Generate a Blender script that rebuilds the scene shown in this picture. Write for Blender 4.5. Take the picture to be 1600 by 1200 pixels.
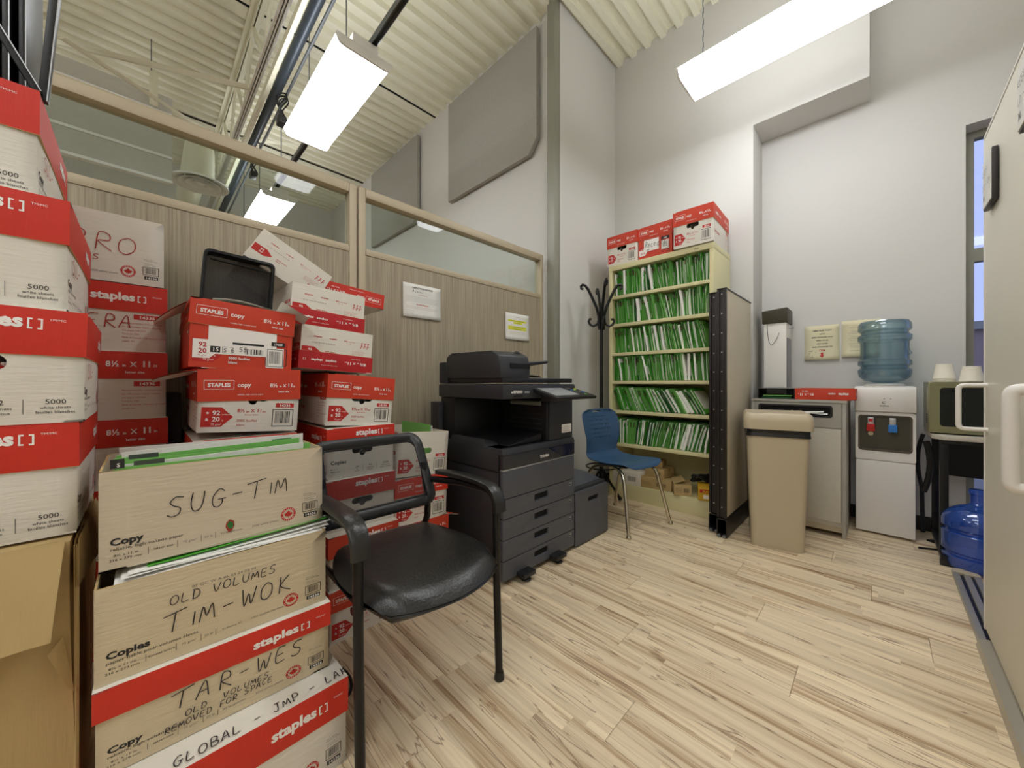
import bpy, bmesh, math, random
from math import pi, sin, cos, radians as rad
from mathutils import Vector, Matrix, noise
from mathutils.geometry import tessellate_polygon
random.seed(7)
for _o in list(bpy.data.objects): bpy.data.objects.remove(_o)
SC = bpy.context.scene
COL = SC.collection
# ------------------------------------------------------------------ camera, world, exposure
cam_d = bpy.data.cameras.new('camera'); cam = bpy.data.objects.new('camera', cam_d); COL.objects.link(cam)
cam.location = (0, 0, 1.04); cam.rotation_euler = (pi/2, 0, pi/4)
cam_d.sensor_width = 36; cam_d.lens = 36*575/1600; cam_d.shift_y = -3/1600; cam_d.clip_start = .02; cam_d.clip_end = 200
SC.camera = cam
SC.view_settings.view_transform = 'Standard'; SC.view_settings.look = 'None'
SC.view_settings.gamma = 1; SC.view_settings.exposure = 0.68
SC.view_settings.use_curve_mapping = False
SC.cycles.max_bounces = 10; SC.cycles.diffuse_bounces = 6; SC.cycles.glossy_bounces = 4
SC.cycles.transmission_bounces = 8; SC.cycles.transparent_max_bounces = 16
SC.cycles.sample_clamp_indirect = 6
W = bpy.data.worlds.new('sky'); SC.world = W; W.use_nodes = True
_b = W.node_tree.nodes['Background']; _b.inputs[0].default_value = (.56, .64, .92, 1); _b.inputs[1].default_value = .95
LAMP = 7.5          # radiance of the fluorescent diffusers
# ------------------------------------------------------------------ materials
def lin(c):
    return tuple(((x/255)/12.92 if x/255 <= .04045 else ((x/255+.055)/1.055)**2.4) for x in c) + (1,)
MATS = {}
def mat(name, col, rough=.6, metal=0, spec=None, var=0, vscale=8, stretch=(1, 1, 1), bump=0, bscale=60, bstretch=None, emit=0, coat=0, wear=None):
    if name in MATS: return MATS[name]
    m = bpy.data.materials.new(name); m.use_nodes = True; nt = m.node_tree; p = nt.nodes['Principled BSDF']
    c = lin(col); p.inputs['Base Color'].default_value = c
    p.inputs['Roughness'].default_value = rough; p.inputs['Metallic'].default_value = metal
    if spec is not None: p.inputs['Specular IOR Level'].default_value = spec
    if coat: p.inputs['Coat Weight'].default_value = coat
    m.diffuse_color = c
    tc = nt.nodes.new('ShaderNodeTexCoord')
    def nz(scale, st, detail=3):
        mp = nt.nodes.new('ShaderNodeMapping'); mp.inputs['Scale'].default_value = st
        nt.links.new(tc.outputs['Object'], mp.inputs[0])
        n = nt.nodes.new('ShaderNodeTexNoise'); n.inputs['Scale'].default_value = scale; n.inputs['Detail'].default_value = detail
        nt.links.new(mp.outputs[0], n.inputs['Vector']); return n
    if var:
        n = nz(vscale, stretch)
        r = nt.nodes.new('ShaderNodeMix'); r.data_type = 'RGBA'
        r.inputs[6].default_value = tuple(x*(1-var) for x in c[:3]) + (1,); r.inputs[7].default_value = tuple(min(1, x*(1+var)) for x in c[:3]) + (1,)
        nt.links.new(n.outputs[0], r.inputs[0]); nt.links.new(r.outputs[2], p.inputs['Base Color'])
    if bump:
        n = nz(bscale, bstretch or (1, 1, 1))
        b = nt.nodes.new('ShaderNodeBump'); b.inputs['Strength'].default_value = bump; b.inputs['Distance'].default_value = .004
        nt.links.new(n.outputs[0], b.inputs['Height']); nt.links.new(b.outputs[0], p.inputs['Normal'])
    if emit:
        p.inputs['Emission Color'].default_value = c; p.inputs['Emission Strength'].default_value = emit
    MATS[name] = m; return m
def M(n): return MATS[n]
mat('wall_paint', (213, 211, 207), .85, var=.02, vscale=1.2, bump=.05, bscale=90)
mat('deck_paint', (232, 229, 208), .7)
mat('steel_cream', (226, 223, 200), .6, var=.04)
mat('steel_white', (246, 246, 246), .5)
mat('galvanised', (120, 124, 126), .4, .6)
mat('column_grey', (150, 150, 138), .45, .2)
mat('frame_tan', (186, 172, 146), .45, .1)
mat('panel_grey', (166, 164, 156), .95, var=.08, vscale=50)
mat('baffle_grey', (200, 198, 190), .95, var=.08, vscale=50)
mat('carton_white', (222, 216, 204), .75, var=.035, vscale=5, bump=.25, bscale=18, bstretch=(1, 1, 9))
mat('carton_dull', (202, 188, 164), .8, var=.05, vscale=4, bump=.25, bscale=18, bstretch=(1, 1, 9))
mat('carton_aged', (206, 190, 158), .8, var=.06, vscale=4, bump=.25, bscale=18, bstretch=(1, 1, 9))
mat('carton_red', (204, 44, 24), .55, var=.06, vscale=6, bump=.15, bscale=20, bstretch=(9, 9, 1))
mat('carton_orange', (200, 58, 30), .55, var=.07, vscale=6, bump=.15, bscale=20, bstretch=(9, 9, 1))
mat('carton_crimson', (178, 18, 26), .5, var=.05, vscale=6, bump=.1, bscale=20)
mat('kraft', (184, 158, 108), .85, var=.08, vscale=5, bump=.4, bscale=10, bstretch=(9, 9, 1))
mat('kraft_dark', (150, 118, 66), .85, var=.1, vscale=9)
mat('ink_black', (34, 32, 32), .6)
mat('ink_grey', (110, 106, 102), .6)
mat('ink_red', (188, 34, 26), .6)
mat('ink_white', (242, 238, 232), .6)
mat('marker_red', (170, 44, 30), .6)
mat('marker', (42, 36, 40), .5)
mat('paper', (236, 234, 228), .8)
mat('paper_cream', (226, 218, 184), .8)
mat('paper_yellow', (222, 222, 40), .8)
mat('folder_green', (78, 168, 50), .6, var=.12, vscale=12)
mat('folder_lime', (128, 196, 100), .6, var=.06)
mat('folder_dark', (34, 110, 44), .6, var=.15, vscale=12)
mat('tab_dark', (30, 50, 36), .6)
mat('tab_red', (150, 50, 34), .6)
mat('shelf_cream', (214, 206, 158), .45, var=.03)
mat('black_plastic', (26, 26, 27), .38, bump=.08, bscale=300)
mat('copier_dark', (46, 47, 50), .42, bump=.06, bscale=400)
mat('copier_grey', (76, 78, 84), .45, bump=.06, bscale=400)
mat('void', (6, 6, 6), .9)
mat('silver', (190, 192, 194), .3, .7)
mat('screen', (150, 152, 152), .25)
mat('screen_dark', (24, 30, 52), .12)
mat('leather', (34, 33, 31), .3, bump=.25, bscale=130, var=.1)
mat('black_metal', (20, 20, 20), .35, .3)
mat('blue_plastic', (54, 84, 118), .38, bump=.08, bscale=300)
mat('chrome', (205, 198, 180), .14, 1)
mat('bin_beige', (188, 174, 146), .45, var=.03, bump=.1, bscale=200)
mat('bin_bag', (24, 22, 20), .3)
mat('fabric_tan', (196, 186, 164), .95, var=.05, vscale=160)
mat('brown_strip', (46, 42, 40), .4, .4)
mat('console_grey', (196, 190, 176), .6, var=.07, vscale=90)
mat('console_trim', (166, 162, 152), .5)
mat('white_plastic', (232, 228, 222), .35)
mat('cooler_recess', (84, 74, 62), .35)
mat('tap_red', (190, 24, 28), .35)
mat('tap_blue', (44, 120, 200), .35)
mat('olive_metal', (140, 138, 104), .32, .5)
mat('olive_dark', (70, 66, 52), .5)
mat('microwave_glass', (22, 26, 20), .12)
mat('cabinet_paint', (226, 221, 206), .4, var=.02)
mat('alu', (186, 180, 166), .35, .55)
mat('cup_white', (232, 226, 210), .6)
mat('cable', (16, 16, 16), .5)
mat('yellow_carton', (212, 168, 40), .6)
mat('brick_far', (150, 110, 100), .9)
mat('lead', (60, 70, 60), .5)
def glass(name, tint, refl_ior, rough=.02, diff=0, diffcol=(1, 1, 1)):
    m = bpy.data.materials.new(name); m.use_nodes = True; nt = m.node_tree; nt.nodes.clear()
    o = nt.nodes.new('ShaderNodeOutputMaterial'); t = nt.nodes.new('ShaderNodeBsdfTransparent'); g = nt.nodes.new('ShaderNodeBsdfGlossy')
    t.inputs[0].default_value = lin(tint); g.inputs['Roughness'].default_value = rough
    f = nt.nodes.new('ShaderNodeFresnel'); f.inputs[0].default_value = refl_ior
    ge = nt.nodes.new('ShaderNodeNewGeometry'); sb = nt.nodes.new('ShaderNodeMath'); sb.operation = 'SUBTRACT'; sb.inputs[0].default_value = 1; nt.links.new(ge.outputs['Backfacing'], sb.inputs[1])
    ml = nt.nodes.new('ShaderNodeMath'); ml.operation = 'MULTIPLY'; nt.links.new(f.outputs[0], ml.inputs[0]); nt.links.new(sb.outputs[0], ml.inputs[1])
    mx = nt.nodes.new('ShaderNodeMixShader'); nt.links.new(ml.outputs[0], mx.inputs[0])
    src = t
    if diff:
        lw = nt.nodes.new('ShaderNodeLayerWeight'); lw.inputs[0].default_value = .35; cm = nt.nodes.new('ShaderNodeMix'); cm.data_type = 'RGBA'
        cm.inputs[6].default_value = lin(tint); cm.inputs[7].default_value = tuple(x*.55 for x in lin(diffcol)[:3])+(1,); nt.links.new(lw.outputs['Facing'], cm.inputs[0]); nt.links.new(cm.outputs[2], t.inputs[0])
    if diff:
        d = nt.nodes.new('ShaderNodeBsdfDiffuse'); d.inputs[0].default_value = lin(diffcol)
        tr = nt.nodes.new('ShaderNodeBsdfTranslucent'); tr.inputs[0].default_value = lin(diffcol)
        m0 = nt.nodes.new('ShaderNodeMixShader'); m0.inputs[0].default_value = .5
        nt.links.new(d.outputs[0], m0.inputs[1]); nt.links.new(tr.outputs[0], m0.inputs[2])
        m2 = nt.nodes.new('ShaderNodeMixShader'); m2.inputs[0].default_value = diff
        nt.links.new(t.outputs[0], m2.inputs[1]); nt.links.new(m0.outputs[0], m2.inputs[2]); src = m2
    nt.links.new(src.outputs[0], mx.inputs[1]); nt.links.new(g.outputs[0], mx.inputs[2]); nt.links.new(mx.outputs[0], o.inputs[0])
    MATS[name] = m; return m
glass('pane_glass', (240, 245, 242), 1.5)
glass('window_glass', (225, 228, 240), 1.45)
glass('bottle_plastic', (238, 246, 249), 1.75, .05, .10, (188, 218, 232))
glass('bottle_blue', (190, 214, 250), 1.8, .05, .30, (90, 150, 240))
def mesh_fabric():
    m = bpy.data.materials.new('mesh_fabric'); m.use_nodes = True; nt = m.node_tree; p = nt.nodes['Principled BSDF']
    p.inputs['Base Color'].default_value = lin((30, 29, 28)); p.inputs['Roughness'].default_value = .7
    o = nt.nodes['Material Output']; t = nt.nodes.new('ShaderNodeBsdfTransparent'); mx = nt.nodes.new('ShaderNodeMixShader')
    tc = nt.nodes.new('ShaderNodeTexCoord'); ck = nt.nodes.new('ShaderNodeTexChecker'); ck.inputs['Scale'].default_value = 420
    nt.links.new(tc.outputs['UV'], ck.inputs[0]); r = nt.nodes.new('ShaderNodeMapRange')
    r.inputs[3].default_value = .38; r.inputs[4].default_value = .6
    nt.links.new(ck.outputs[1], r.inputs[0]); nt.links.new(r.outputs[0], mx.inputs[0])
    nt.links.new(t.outputs[0], mx.inputs[1]); nt.links.new(p.outputs[0], mx.inputs[2]); nt.links.new(mx.outputs[0], o.inputs[0])
    MATS['mesh_fabric'] = m
mesh_fabric()
def black_mesh():
    m = M('mesh_fabric').copy(); m.name = 'wire_mesh'; MATS['wire_mesh'] = m
    for n in m.node_tree.nodes:
        if n.type == 'MAP_RANGE': n.inputs[3].default_value = .82; n.inputs[4].default_value = .95
black_mesh()
def laminate():
    m = bpy.data.materials.new('wood_laminate'); m.use_nodes = True; nt = m.node_tree; p = nt.nodes['Principled BSDF']
    tc = nt.nodes.new('ShaderNodeTexCoord'); mp = nt.nodes.new('ShaderNodeMapping'); mp.inputs['Scale'].default_value = (1, 60, .9)
    n = nt.nodes.new('ShaderNodeTexNoise'); n.inputs['Scale'].default_value = 2.2; n.inputs['Detail'].default_value = 5; n.inputs['Roughness'].default_value = .7
    cr = nt.nodes.new('ShaderNodeValToRGB')
    cr.color_ramp.elements[0].position = .33; cr.color_ramp.elements[0].color = lin((140, 128, 108))
    cr.color_ramp.elements[1].position = .66; cr.color_ramp.elements[1].color = lin((182, 170, 146))
    nt.links.new(tc.outputs['Object'], mp.inputs[0]); nt.links.new(mp.outputs[0], n.inputs['Vector']); nt.links.new(n.outputs[0], cr.inputs[0])
    nt.links.new(cr.outputs[0], p.inputs['Base Color']); p.inputs['Roughness'].default_value = .5; MATS['wood_laminate'] = m
laminate()
def plank_mat():
    m = bpy.data.materials.new('plank_wood'); m.use_nodes = True; nt = m.node_tree; p = nt.nodes['Principled BSDF']; L = nt.links.new
    N = lambda t: nt.nodes.new(t)
    tc = N('ShaderNodeTexCoord'); oi = N('ShaderNodeObjectInfo')
    sep = N('ShaderNodeSeparateXYZ'); L(tc.outputs['Object'], sep.inputs[0])
    # three printed strips on each board
    mth = N('ShaderNodeMath'); mth.operation = 'MULTIPLY'; mth.inputs[1].default_value = 1/.0627; L(sep.outputs[1], mth.inputs[0])
    fl = N('ShaderNodeMath'); fl.operation = 'FLOOR'; L(mth.outputs[0], fl.inputs[0])
    # strip lengths of their own
    wn0 = N('ShaderNodeTexWhiteNoise'); wn0.noise_dimensions = '2D'
    cb0 = N('ShaderNodeCombineXYZ'); L(fl.outputs[0], cb0.inputs[0]); L(oi.outputs['Random'], cb0.inputs[1]); L(cb0.outputs[0], wn0.inputs['Vector'])
    ax = N('ShaderNodeMath'); ax.operation = 'ADD'; L(sep.outputs[0], ax.inputs[0]); L(wn0.outputs['Value'], ax.inputs[1])
    mx = N('ShaderNodeMath'); mx.operation = 'MULTIPLY'; mx.inputs[1].default_value = 1.55; L(ax.outputs[0], mx.inputs[0])
    fx = N('ShaderNodeMath'); fx.operation = 'FLOOR'; L(mx.outputs[0], fx.inputs[0])
    wn = N('ShaderNodeTexWhiteNoise'); wn.noise_dimensions = '3D'; cb = N('ShaderNodeCombineXYZ')
    L(fl.outputs[0], cb.inputs[0]); L(fx.outputs[0], cb.inputs[1]); L(oi.outputs['Random'], cb.inputs[2]); L(cb.outputs[0], wn.inputs['Vector'])
    # grain
    off = N('ShaderNodeVectorMath'); off.operation = 'SCALE'; L(wn.outputs['Color'], off.inputs[0]); off.inputs['Scale'].default_value = 40
    ad = N('ShaderNodeVectorMath'); ad.operation = 'ADD'; L(tc.outputs['Object'], ad.inputs[0]); L(off.outputs[0], ad.inputs[1])
    mp = N('ShaderNodeMapping'); mp.inputs['Scale'].default_value = (.55, 15, 1); L(ad.outputs[0], mp.inputs[0])
    n1 = N('ShaderNodeTexNoise'); n1.inputs['Scale'].default_value = 1.6; n1.inputs['Detail'].default_value = 6; n1.inputs['Distortion'].default_value = .6; n1.inputs['Roughness'].default_value = .62
    L(mp.outputs[0], n1.inputs['Vector'])
    cr = N('ShaderNodeValToRGB'); e = cr.color_ramp.elements
    e[0].position = .28; e[0].color = lin((136, 102, 74)); e[1].position = .39; e[1].color = lin((194, 166, 130))
    a = e.new(.47); a.color = lin((220, 200, 168)); a = e.new(.62); a.color = lin((238, 219, 186)); a = e.new(.76); a.color = lin((212, 190, 158))
    L(n1.outputs[0], cr.inputs[0])
    # thin dark veins
    mp2 = N('ShaderNodeMapping'); mp2.inputs['Scale'].default_value = (.6, 10, 1); L(ad.outputs[0], mp2.inputs[0])
    n2 = N('ShaderNodeTexNoise'); n2.inputs['Scale'].default_value = 1.5; n2.inputs['Detail'].default_value = 3; n2.inputs['Distortion'].default_value = 1.2; L(mp2.outputs[0], n2.inputs['Vector'])
    cr2 = N('ShaderNodeValToRGB'); f = cr2.color_ramp.elements
    f[0].position = .488; f[0].color = (0, 0, 0, 1); f[1].position = .5; f[1].color = (1, 1, 1, 1); g = f.new(.512); g.color = (0, 0, 0, 1)
    L(n2.outputs[0], cr2.inputs[0])
    sc = N('ShaderNodeMath'); sc.operation = 'MULTIPLY'; sc.inputs[1].default_value = .8; L(cr2.outputs[0], sc.inputs[0])
    m1 = N('ShaderNodeMix'); m1.data_type = 'RGBA'; L(sc.outputs[0], m1.inputs[0]); L(cr.outputs[0], m1.inputs[6]); m1.inputs[7].default_value = lin((128, 92, 66))
    # strip tone
    hs = N('ShaderNodeHueSaturation'); mr = N('ShaderNodeMapRange'); mr.inputs[3].default_value = .9; mr.inputs[4].default_value = 1.06
    L(wn.outputs['Value'], mr.inputs[0]); L(mr.outputs[0], hs.inputs['Value']); L(m1.outputs[2], hs.inputs['Color'])
    L(hs.outputs[0], p.inputs['Base Color']); p.inputs['Roughness'].default_value = .42
    MATS['plank_wood'] = m
plank_mat()
mat('diffuser', (248, 251, 255), .4, emit=LAMP)
# ------------------------------------------------------------------ helpers
def tag(o, label=None, cat=None, group=None, kind=None):
    if label: o['label'] = label
    if cat: o['category'] = cat
    if group: o['group'] = group
    if kind: o['kind'] = kind
    return o
def empty(name, loc=(0, 0, 0), yaw=0, label=None, cat=None, group=None, kind=None, rot=None, scale=None):
    o = bpy.data.objects.new(name, None); o.empty_display_size = .05; COL.objects.link(o); o.location = loc
    o.rotation_euler = rot if rot else (0, 0, yaw)
    if scale: o.scale = scale
    return tag(o, label, cat, group, kind)
def link(name, me, parent=None, loc=None, rot=None):
    o = bpy.data.objects.new(name, me); COL.objects.link(o)
    if name in ('print', 'handwriting', 'lettering', 'letters', 'shipping_label', 'paper_label', 'label_print', 'exit_guides'): o['kind'] = 'stuff'
    if parent: o.parent = parent
    if loc: o.location = loc
    if rot: o.rotation_euler = rot
    return o
class MB:
    def __init__(s): s.v = []; s.f = []; s.m = []
    def add(s, vs, fs, m=0):
        b = len(s.v); s.v += [tuple(x) for x in vs]; s.f += [tuple(i+b for i in f) for f in fs]; s.m += [m]*len(fs); return s
    def box(s, a, b, m=0, T=None):
        (x0, y0, z0), (x1, y1, z1) = a, b
        x0, x1 = min(x0, x1), max(x0, x1); y0, y1 = min(y0, y1), max(y0, y1); z0, z1 = min(z0, z1), max(z0, z1)
        vs = [(x0, y0, z0), (x1, y0, z0), (x1, y1, z0), (x0, y1, z0), (x0, y0, z1), (x1, y0, z1), (x1, y1, z1), (x0, y1, z1)]
        if T: vs = [T @ Vector(v) for v in vs]
        return s.add(vs, [(3, 2, 1, 0), (4, 5, 6, 7), (0, 1, 5, 4), (1, 2, 6, 5), (2, 3, 7, 6), (3, 0, 4, 7)], m)
    def hexa(s, lo, hi, m=0):      # lo, hi: four corners each, counter-clockwise from above
        return s.add(list(lo)+list(hi), [(3, 2, 1, 0), (4, 5, 6, 7), (0, 1, 5, 4), (1, 2, 6, 5), (2, 3, 7, 6), (3, 0, 4, 7)], m)
    def plate(s, P, U, V, outer, holes, t, m=0):     # polygon with holes in plane (P,U,V), thickness t against the normal
        P, U, V = Vector(P), Vector(U), Vector(V); N = U.cross(V).normalized()
        loops = [outer]+list(holes); pts = [p for l in loops for p in l]
        tri = tessellate_polygon([[Vector((p[0], p[1], 0)) for p in l] for l in loops])
        f3 = [P+U*p[0]+V*p[1] for p in pts]; b3 = [q-N*t for q in f3]; n = len(pts)
        fs = []
        for tr in tri:
            a, b, c = [Vector((pts[i][0], pts[i][1])) for i in tr]
            if (b-a).cross(c-a) < 0: tr = tr[::-1]
            fs.append(tuple(tr)); fs.append(tuple(i+n for i in tr[::-1]))
        k = 0
        for l in loops:
            L = len(l); area = sum(l[i][0]*l[(i+1) % L][1]-l[(i+1) % L][0]*l[i][1] for i in range(L))
            ccw = area > 0; outerl = (k == 0)
            for i in range(L):
                a, b = k+i, k+(i+1) % L
                q = (a, a+n, b+n, b)
                if ccw != outerl: q = q[::-1]
                fs.append(q)
            k += L
        return s.add(f3+b3, fs, m)
    def tube(s, path, r, n=10, m=0, closed=False, flat=1.0, up=None):
        P = [Vector(p) for p in path]; K = len(P); rings = []; prev = None
        for i in range(K):
            if closed: t = P[(i+1) % K]-P[i-1]
            else: t = P[min(i+1, K-1)]-P[max(i-1, 0)]
            t.normalize()
            if up is not None: a = Vector(up)-t*t.dot(Vector(up)); a.normalize()
            elif prev is None:
                a = Vector((0, 0, 1)) if abs(t.z) < .9 else Vector((1, 0, 0)); a = a-t*t.dot(a); a.normalize()
            else: a = prev-t*t.dot(prev); a.normalize()
            prev = a; b = t.cross(a); rr = r[i] if isinstance(r, (list, tuple)) else r
            rings.append([P[i]+a*(cos(2*pi*j/n)*rr*flat)+b*(sin(2*pi*j/n)*rr) for j in range(n)])
        vs = [v for ring in rings for v in ring]; fs = []
        for i in range(K if closed else K-1):
            for j in range(n):
                a = i*n+j; b = i*n+(j+1) % n; c = ((i+1) % K)*n+(j+1) % n; d = ((i+1) % K)*n+j
                fs.append((a, b, c, d))
        if not closed: fs.append(tuple(range(n))[::-1]); fs.append(tuple((K-1)*n+j for j in range(n)))
        return s.add(vs, fs, m)
    def lathe(s, prof, c=(0, 0, 0), n=32, m=0, axis='z', cap=True):
        vs = []; fs = []; K = len(prof)
        for r, z in prof:
            for j in range(n):
                a = 2*pi*j/n
                p = (r*cos(a), r*sin(a), z)
                if axis == 'y': p = (p[0], -z, p[1])
                if axis == 'x': p = (z, p[0], p[1])
                vs.append((p[0]+c[0], p[1]+c[1], p[2]+c[2]))
        for i in range(K-1):
            for j in range(n): fs.append((i*n+j, i*n+(j+1) % n, (i+1)*n+(j+1) % n, (i+1)*n+j))
        if cap: fs.append(tuple(range(n))[::-1]); fs.append(tuple((K-1)*n+j for j in range(n)))
        return s.add(vs, fs, m)
    def grid(s, fn, nu, nv, m=0, skip=None):
        vs = [fn(i/nu, j/nv) for j in range(nv+1) for i in range(nu+1)]; fs = []
        for j in range(nv):
            for i in range(nu):
                if skip and skip(i, j): continue
                a = j*(nu+1)+i; fs.append((a, a+1, a+nu+2, a+nu+1))
        return s.add(vs, fs, m)
    def mesh(s, name, mats, bevel=0, smooth=None, weld=False, seg=2, off=(0, 0, 0)):
        me = bpy.data.meshes.new(name)
        me.from_pydata([(v[0]-off[0], v[1]-off[1], v[2]-off[2]) for v in s.v], [], s.f)
        for k in (mats if isinstance(mats, (list, tuple)) else [mats]): me.materials.append(M(k) if isinstance(k, str) else k)
        me.polygons.foreach_set('material_index', s.m)
        if bevel or weld:
            bm = bmesh.new(); bm.from_mesh(me)
            if weld: bmesh.ops.remove_doubles(bm, verts=bm.verts, dist=1e-5)
            if bevel:
                es = [e for e in bm.edges if len(e.link_faces) == 2 and e.calc_face_angle(0) > rad(28)]
                bmesh.ops.bevel(bm, geom=es, offset=bevel, offset_type='OFFSET', segments=seg, profile=.6, affect='EDGES', clamp_overlap=True)
            bm.to_mesh(me); bm.free()
        if smooth is None: smooth = bool(bevel)
        if smooth:
            me.polygons.foreach_set('use_smooth', [True]*len(me.polygons)); me.set_sharp_from_angle(angle=rad(40))
        me.update(); return me
    def build(s, name, mats, parent=None, world=False, loc=None, rot=None, **k):
        off = parent.location if (parent is not None and world) else (0, 0, 0)
        return link(name, s.mesh(name, mats, off=off, **k), parent, loc, rot)
def rrect(x0, y0, x1, y1, r, n=4):
    out = []
    for cx, cy, a0 in ((x1-r, y1-r, 0), (x0+r, y1-r, 90), (x0+r, y0+r, 180), (x1-r, y0+r, 270)):
        for i in range(n+1):
            a = rad(a0+90*i/n); out.append((cx+r*cos(a), cy+r*sin(a)))
    return out
def arc(p0, p1, p2, n=6):   # quadratic bend
    p0, p1, p2 = Vector(p0), Vector(p1), Vector(p2)
    return [(p0*(1-t)**2+p1*2*t*(1-t)+p2*t*t) for t in [i/n for i in range(n+1)]]
def copy_tree(o, loc=None, rot=None, label=None, group=None):
    c = o.copy(); COL.objects.link(c)
    def rec(src, dst):
        for ch in [x for x in src.children]:
            d = ch.copy(); COL.objects.link(d); d.parent = dst; rec(ch, d)
    rec(o, c)
    if loc is not None: c.location = loc
    if rot is not None: c.rotation_euler = rot
    if label: c['label'] = label
    if group: c['group'] = group
    return c
# ------------------------------------------------------------------ print (flat ink on surfaces)
_TX = {}
def text_poly(s, bold):
    k = (s, bold)
    if k in _TX: return _TX[k]
    cu = bpy.data.curves.new('t', 'FONT'); cu.body = s; cu.size = 1; cu.resolution_u = 2; cu.offset = .022 if bold == 1 else (.04 if bold == 2 else 0)
    o = bpy.data.objects.new('t', cu); me = bpy.data.meshes.new_from_object(o)
    vs = [(v.co.x, v.co.y) for v in me.vertices]; fs = [tuple(p.vertices) for p in me.polygons]
    w = max([v[0] for v in vs], default=.3)
    bpy.data.objects.remove(o); bpy.data.curves.remove(cu); bpy.data.meshes.remove(me)
    _TX[k] = (vs, fs, w); return _TX[k]
HW = {'S': [[(.9, .95), (.4, 1), (.1, .75), (.35, .55), (.75, .4), (.7, .1), (.3, 0), (0, .12)]], 'U': [[(.1, 1), (.05, .4), (.3, 0), (.7, .1), (.85, .6), (.85, 1)]],
 'G': [[(.85, .85), (.5, 1), (.1, .6), (.15, .15), (.5, 0), (.75, .2), (.75, .42)], [(.45, .42), (1, .45)]], '-': [[(.1, .45), (.8, .5)]], 'T': [[(-.25, .9), (1.2, 1.1)], [(.5, .98), (.42, 0)]],
 'I': [[(.3, .7), (.28, 0)]], 'i': [[(.3, .6), (.28, 0)]], 'M': [[(0, 0), (.15, .8), (.45, .25), (.75, .85), (1, 0)]], 'O': [[(.5, 1), (.1, .75), (.1, .2), (.5, 0), (.9, .3), (.85, .8), (.5, 1)]],
 'L': [[(.15, 1), (.1, .05), (.85, .1)]], 'D': [[(.15, 1), (.15, 0)], [(0, 1), (.6, .95), (.9, .5), (.6, .05), (.05, 0)]], 'V': [[(0, 1), (.4, 0), (.9, 1)]], 'E': [[(.85, 1), (.2, .95), (.15, .05), (.9, .05)], [(.18, .5), (.7, .55)]],
 'W': [[(0, 1), (.25, 0), (.5, .7), (.75, .05), (1.05, 1)]], 'K': [[(.15, 1), (.15, 0)], [(.85, 1), (.2, .45), (1.1, .05)]], 'A': [[(0, 0), (.5, 1), (.85, 0)], [(.15, .38), (.8, .42)]],
 'R': [[(.2, 0), (.25, 1), (.75, .95), (.8, .6), (.25, .5), (1, 0)]], 'J': [[(.2, 1), (.9, 1)], [(.6, 1), (.6, .2), (.3, 0), (.05, .2)]], 'P': [[(.2, 0), (.2, 1), (.8, .9), (.8, .55), (.2, .48)]],
 'N': [[(.1, 0), (.1, 1), (.8, 0), (.85, 1)]], 'B': [[(.15, 0), (.15, 1), (.75, .9), (.7, .55), (.2, .5), (.85, .4), (.8, .05), (.15, 0)]], 'F': [[(.9, 1), (.2, .98), (.15, 0)], [(.15, .5), (.7, .52)]],
 'C': [[(.85, .85), (.4, 1), (.1, .5), (.4, 0), (.85, .1)]], 'c': [[(.8, .55), (.4, .6), (.15, .3), (.4, 0), (.8, .1)]], 'e': [[(.15, .3), (.75, .35), (.6, .6), (.25, .5), (.2, .1), (.8, .05)]], 'p': [[(.15, .6), (.15, -.35)], [(.15, .5), (.6, .6), (.75, .3), (.5, 0), (.15, .1)]],
 't': [[(.4, 1), (.4, .05), (.7, .02)], [(.1, .62), (.8, .66)]], 's': [[(.75, .55), (.3, .6), (.25, .38), (.7, .25), (.6, 0), (.15, .05)]], '5': [[(.85, 1), (.25, 1), (.2, .55), (.7, .55), (.7, .1), (.15, .03)]],
 'h': [[(.2, 1), (.2, 0)], [(.2, .4), (.6, .6), (.7, 0)]], 'l': [[(.3, 1), (.25, 0)]], 'y': [[(.1, .6), (.4, .1)], [(.8, .6), (.2, -.4)]], ' ': [], '.': [[(.3, .02), (.36, .05)]]}
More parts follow.
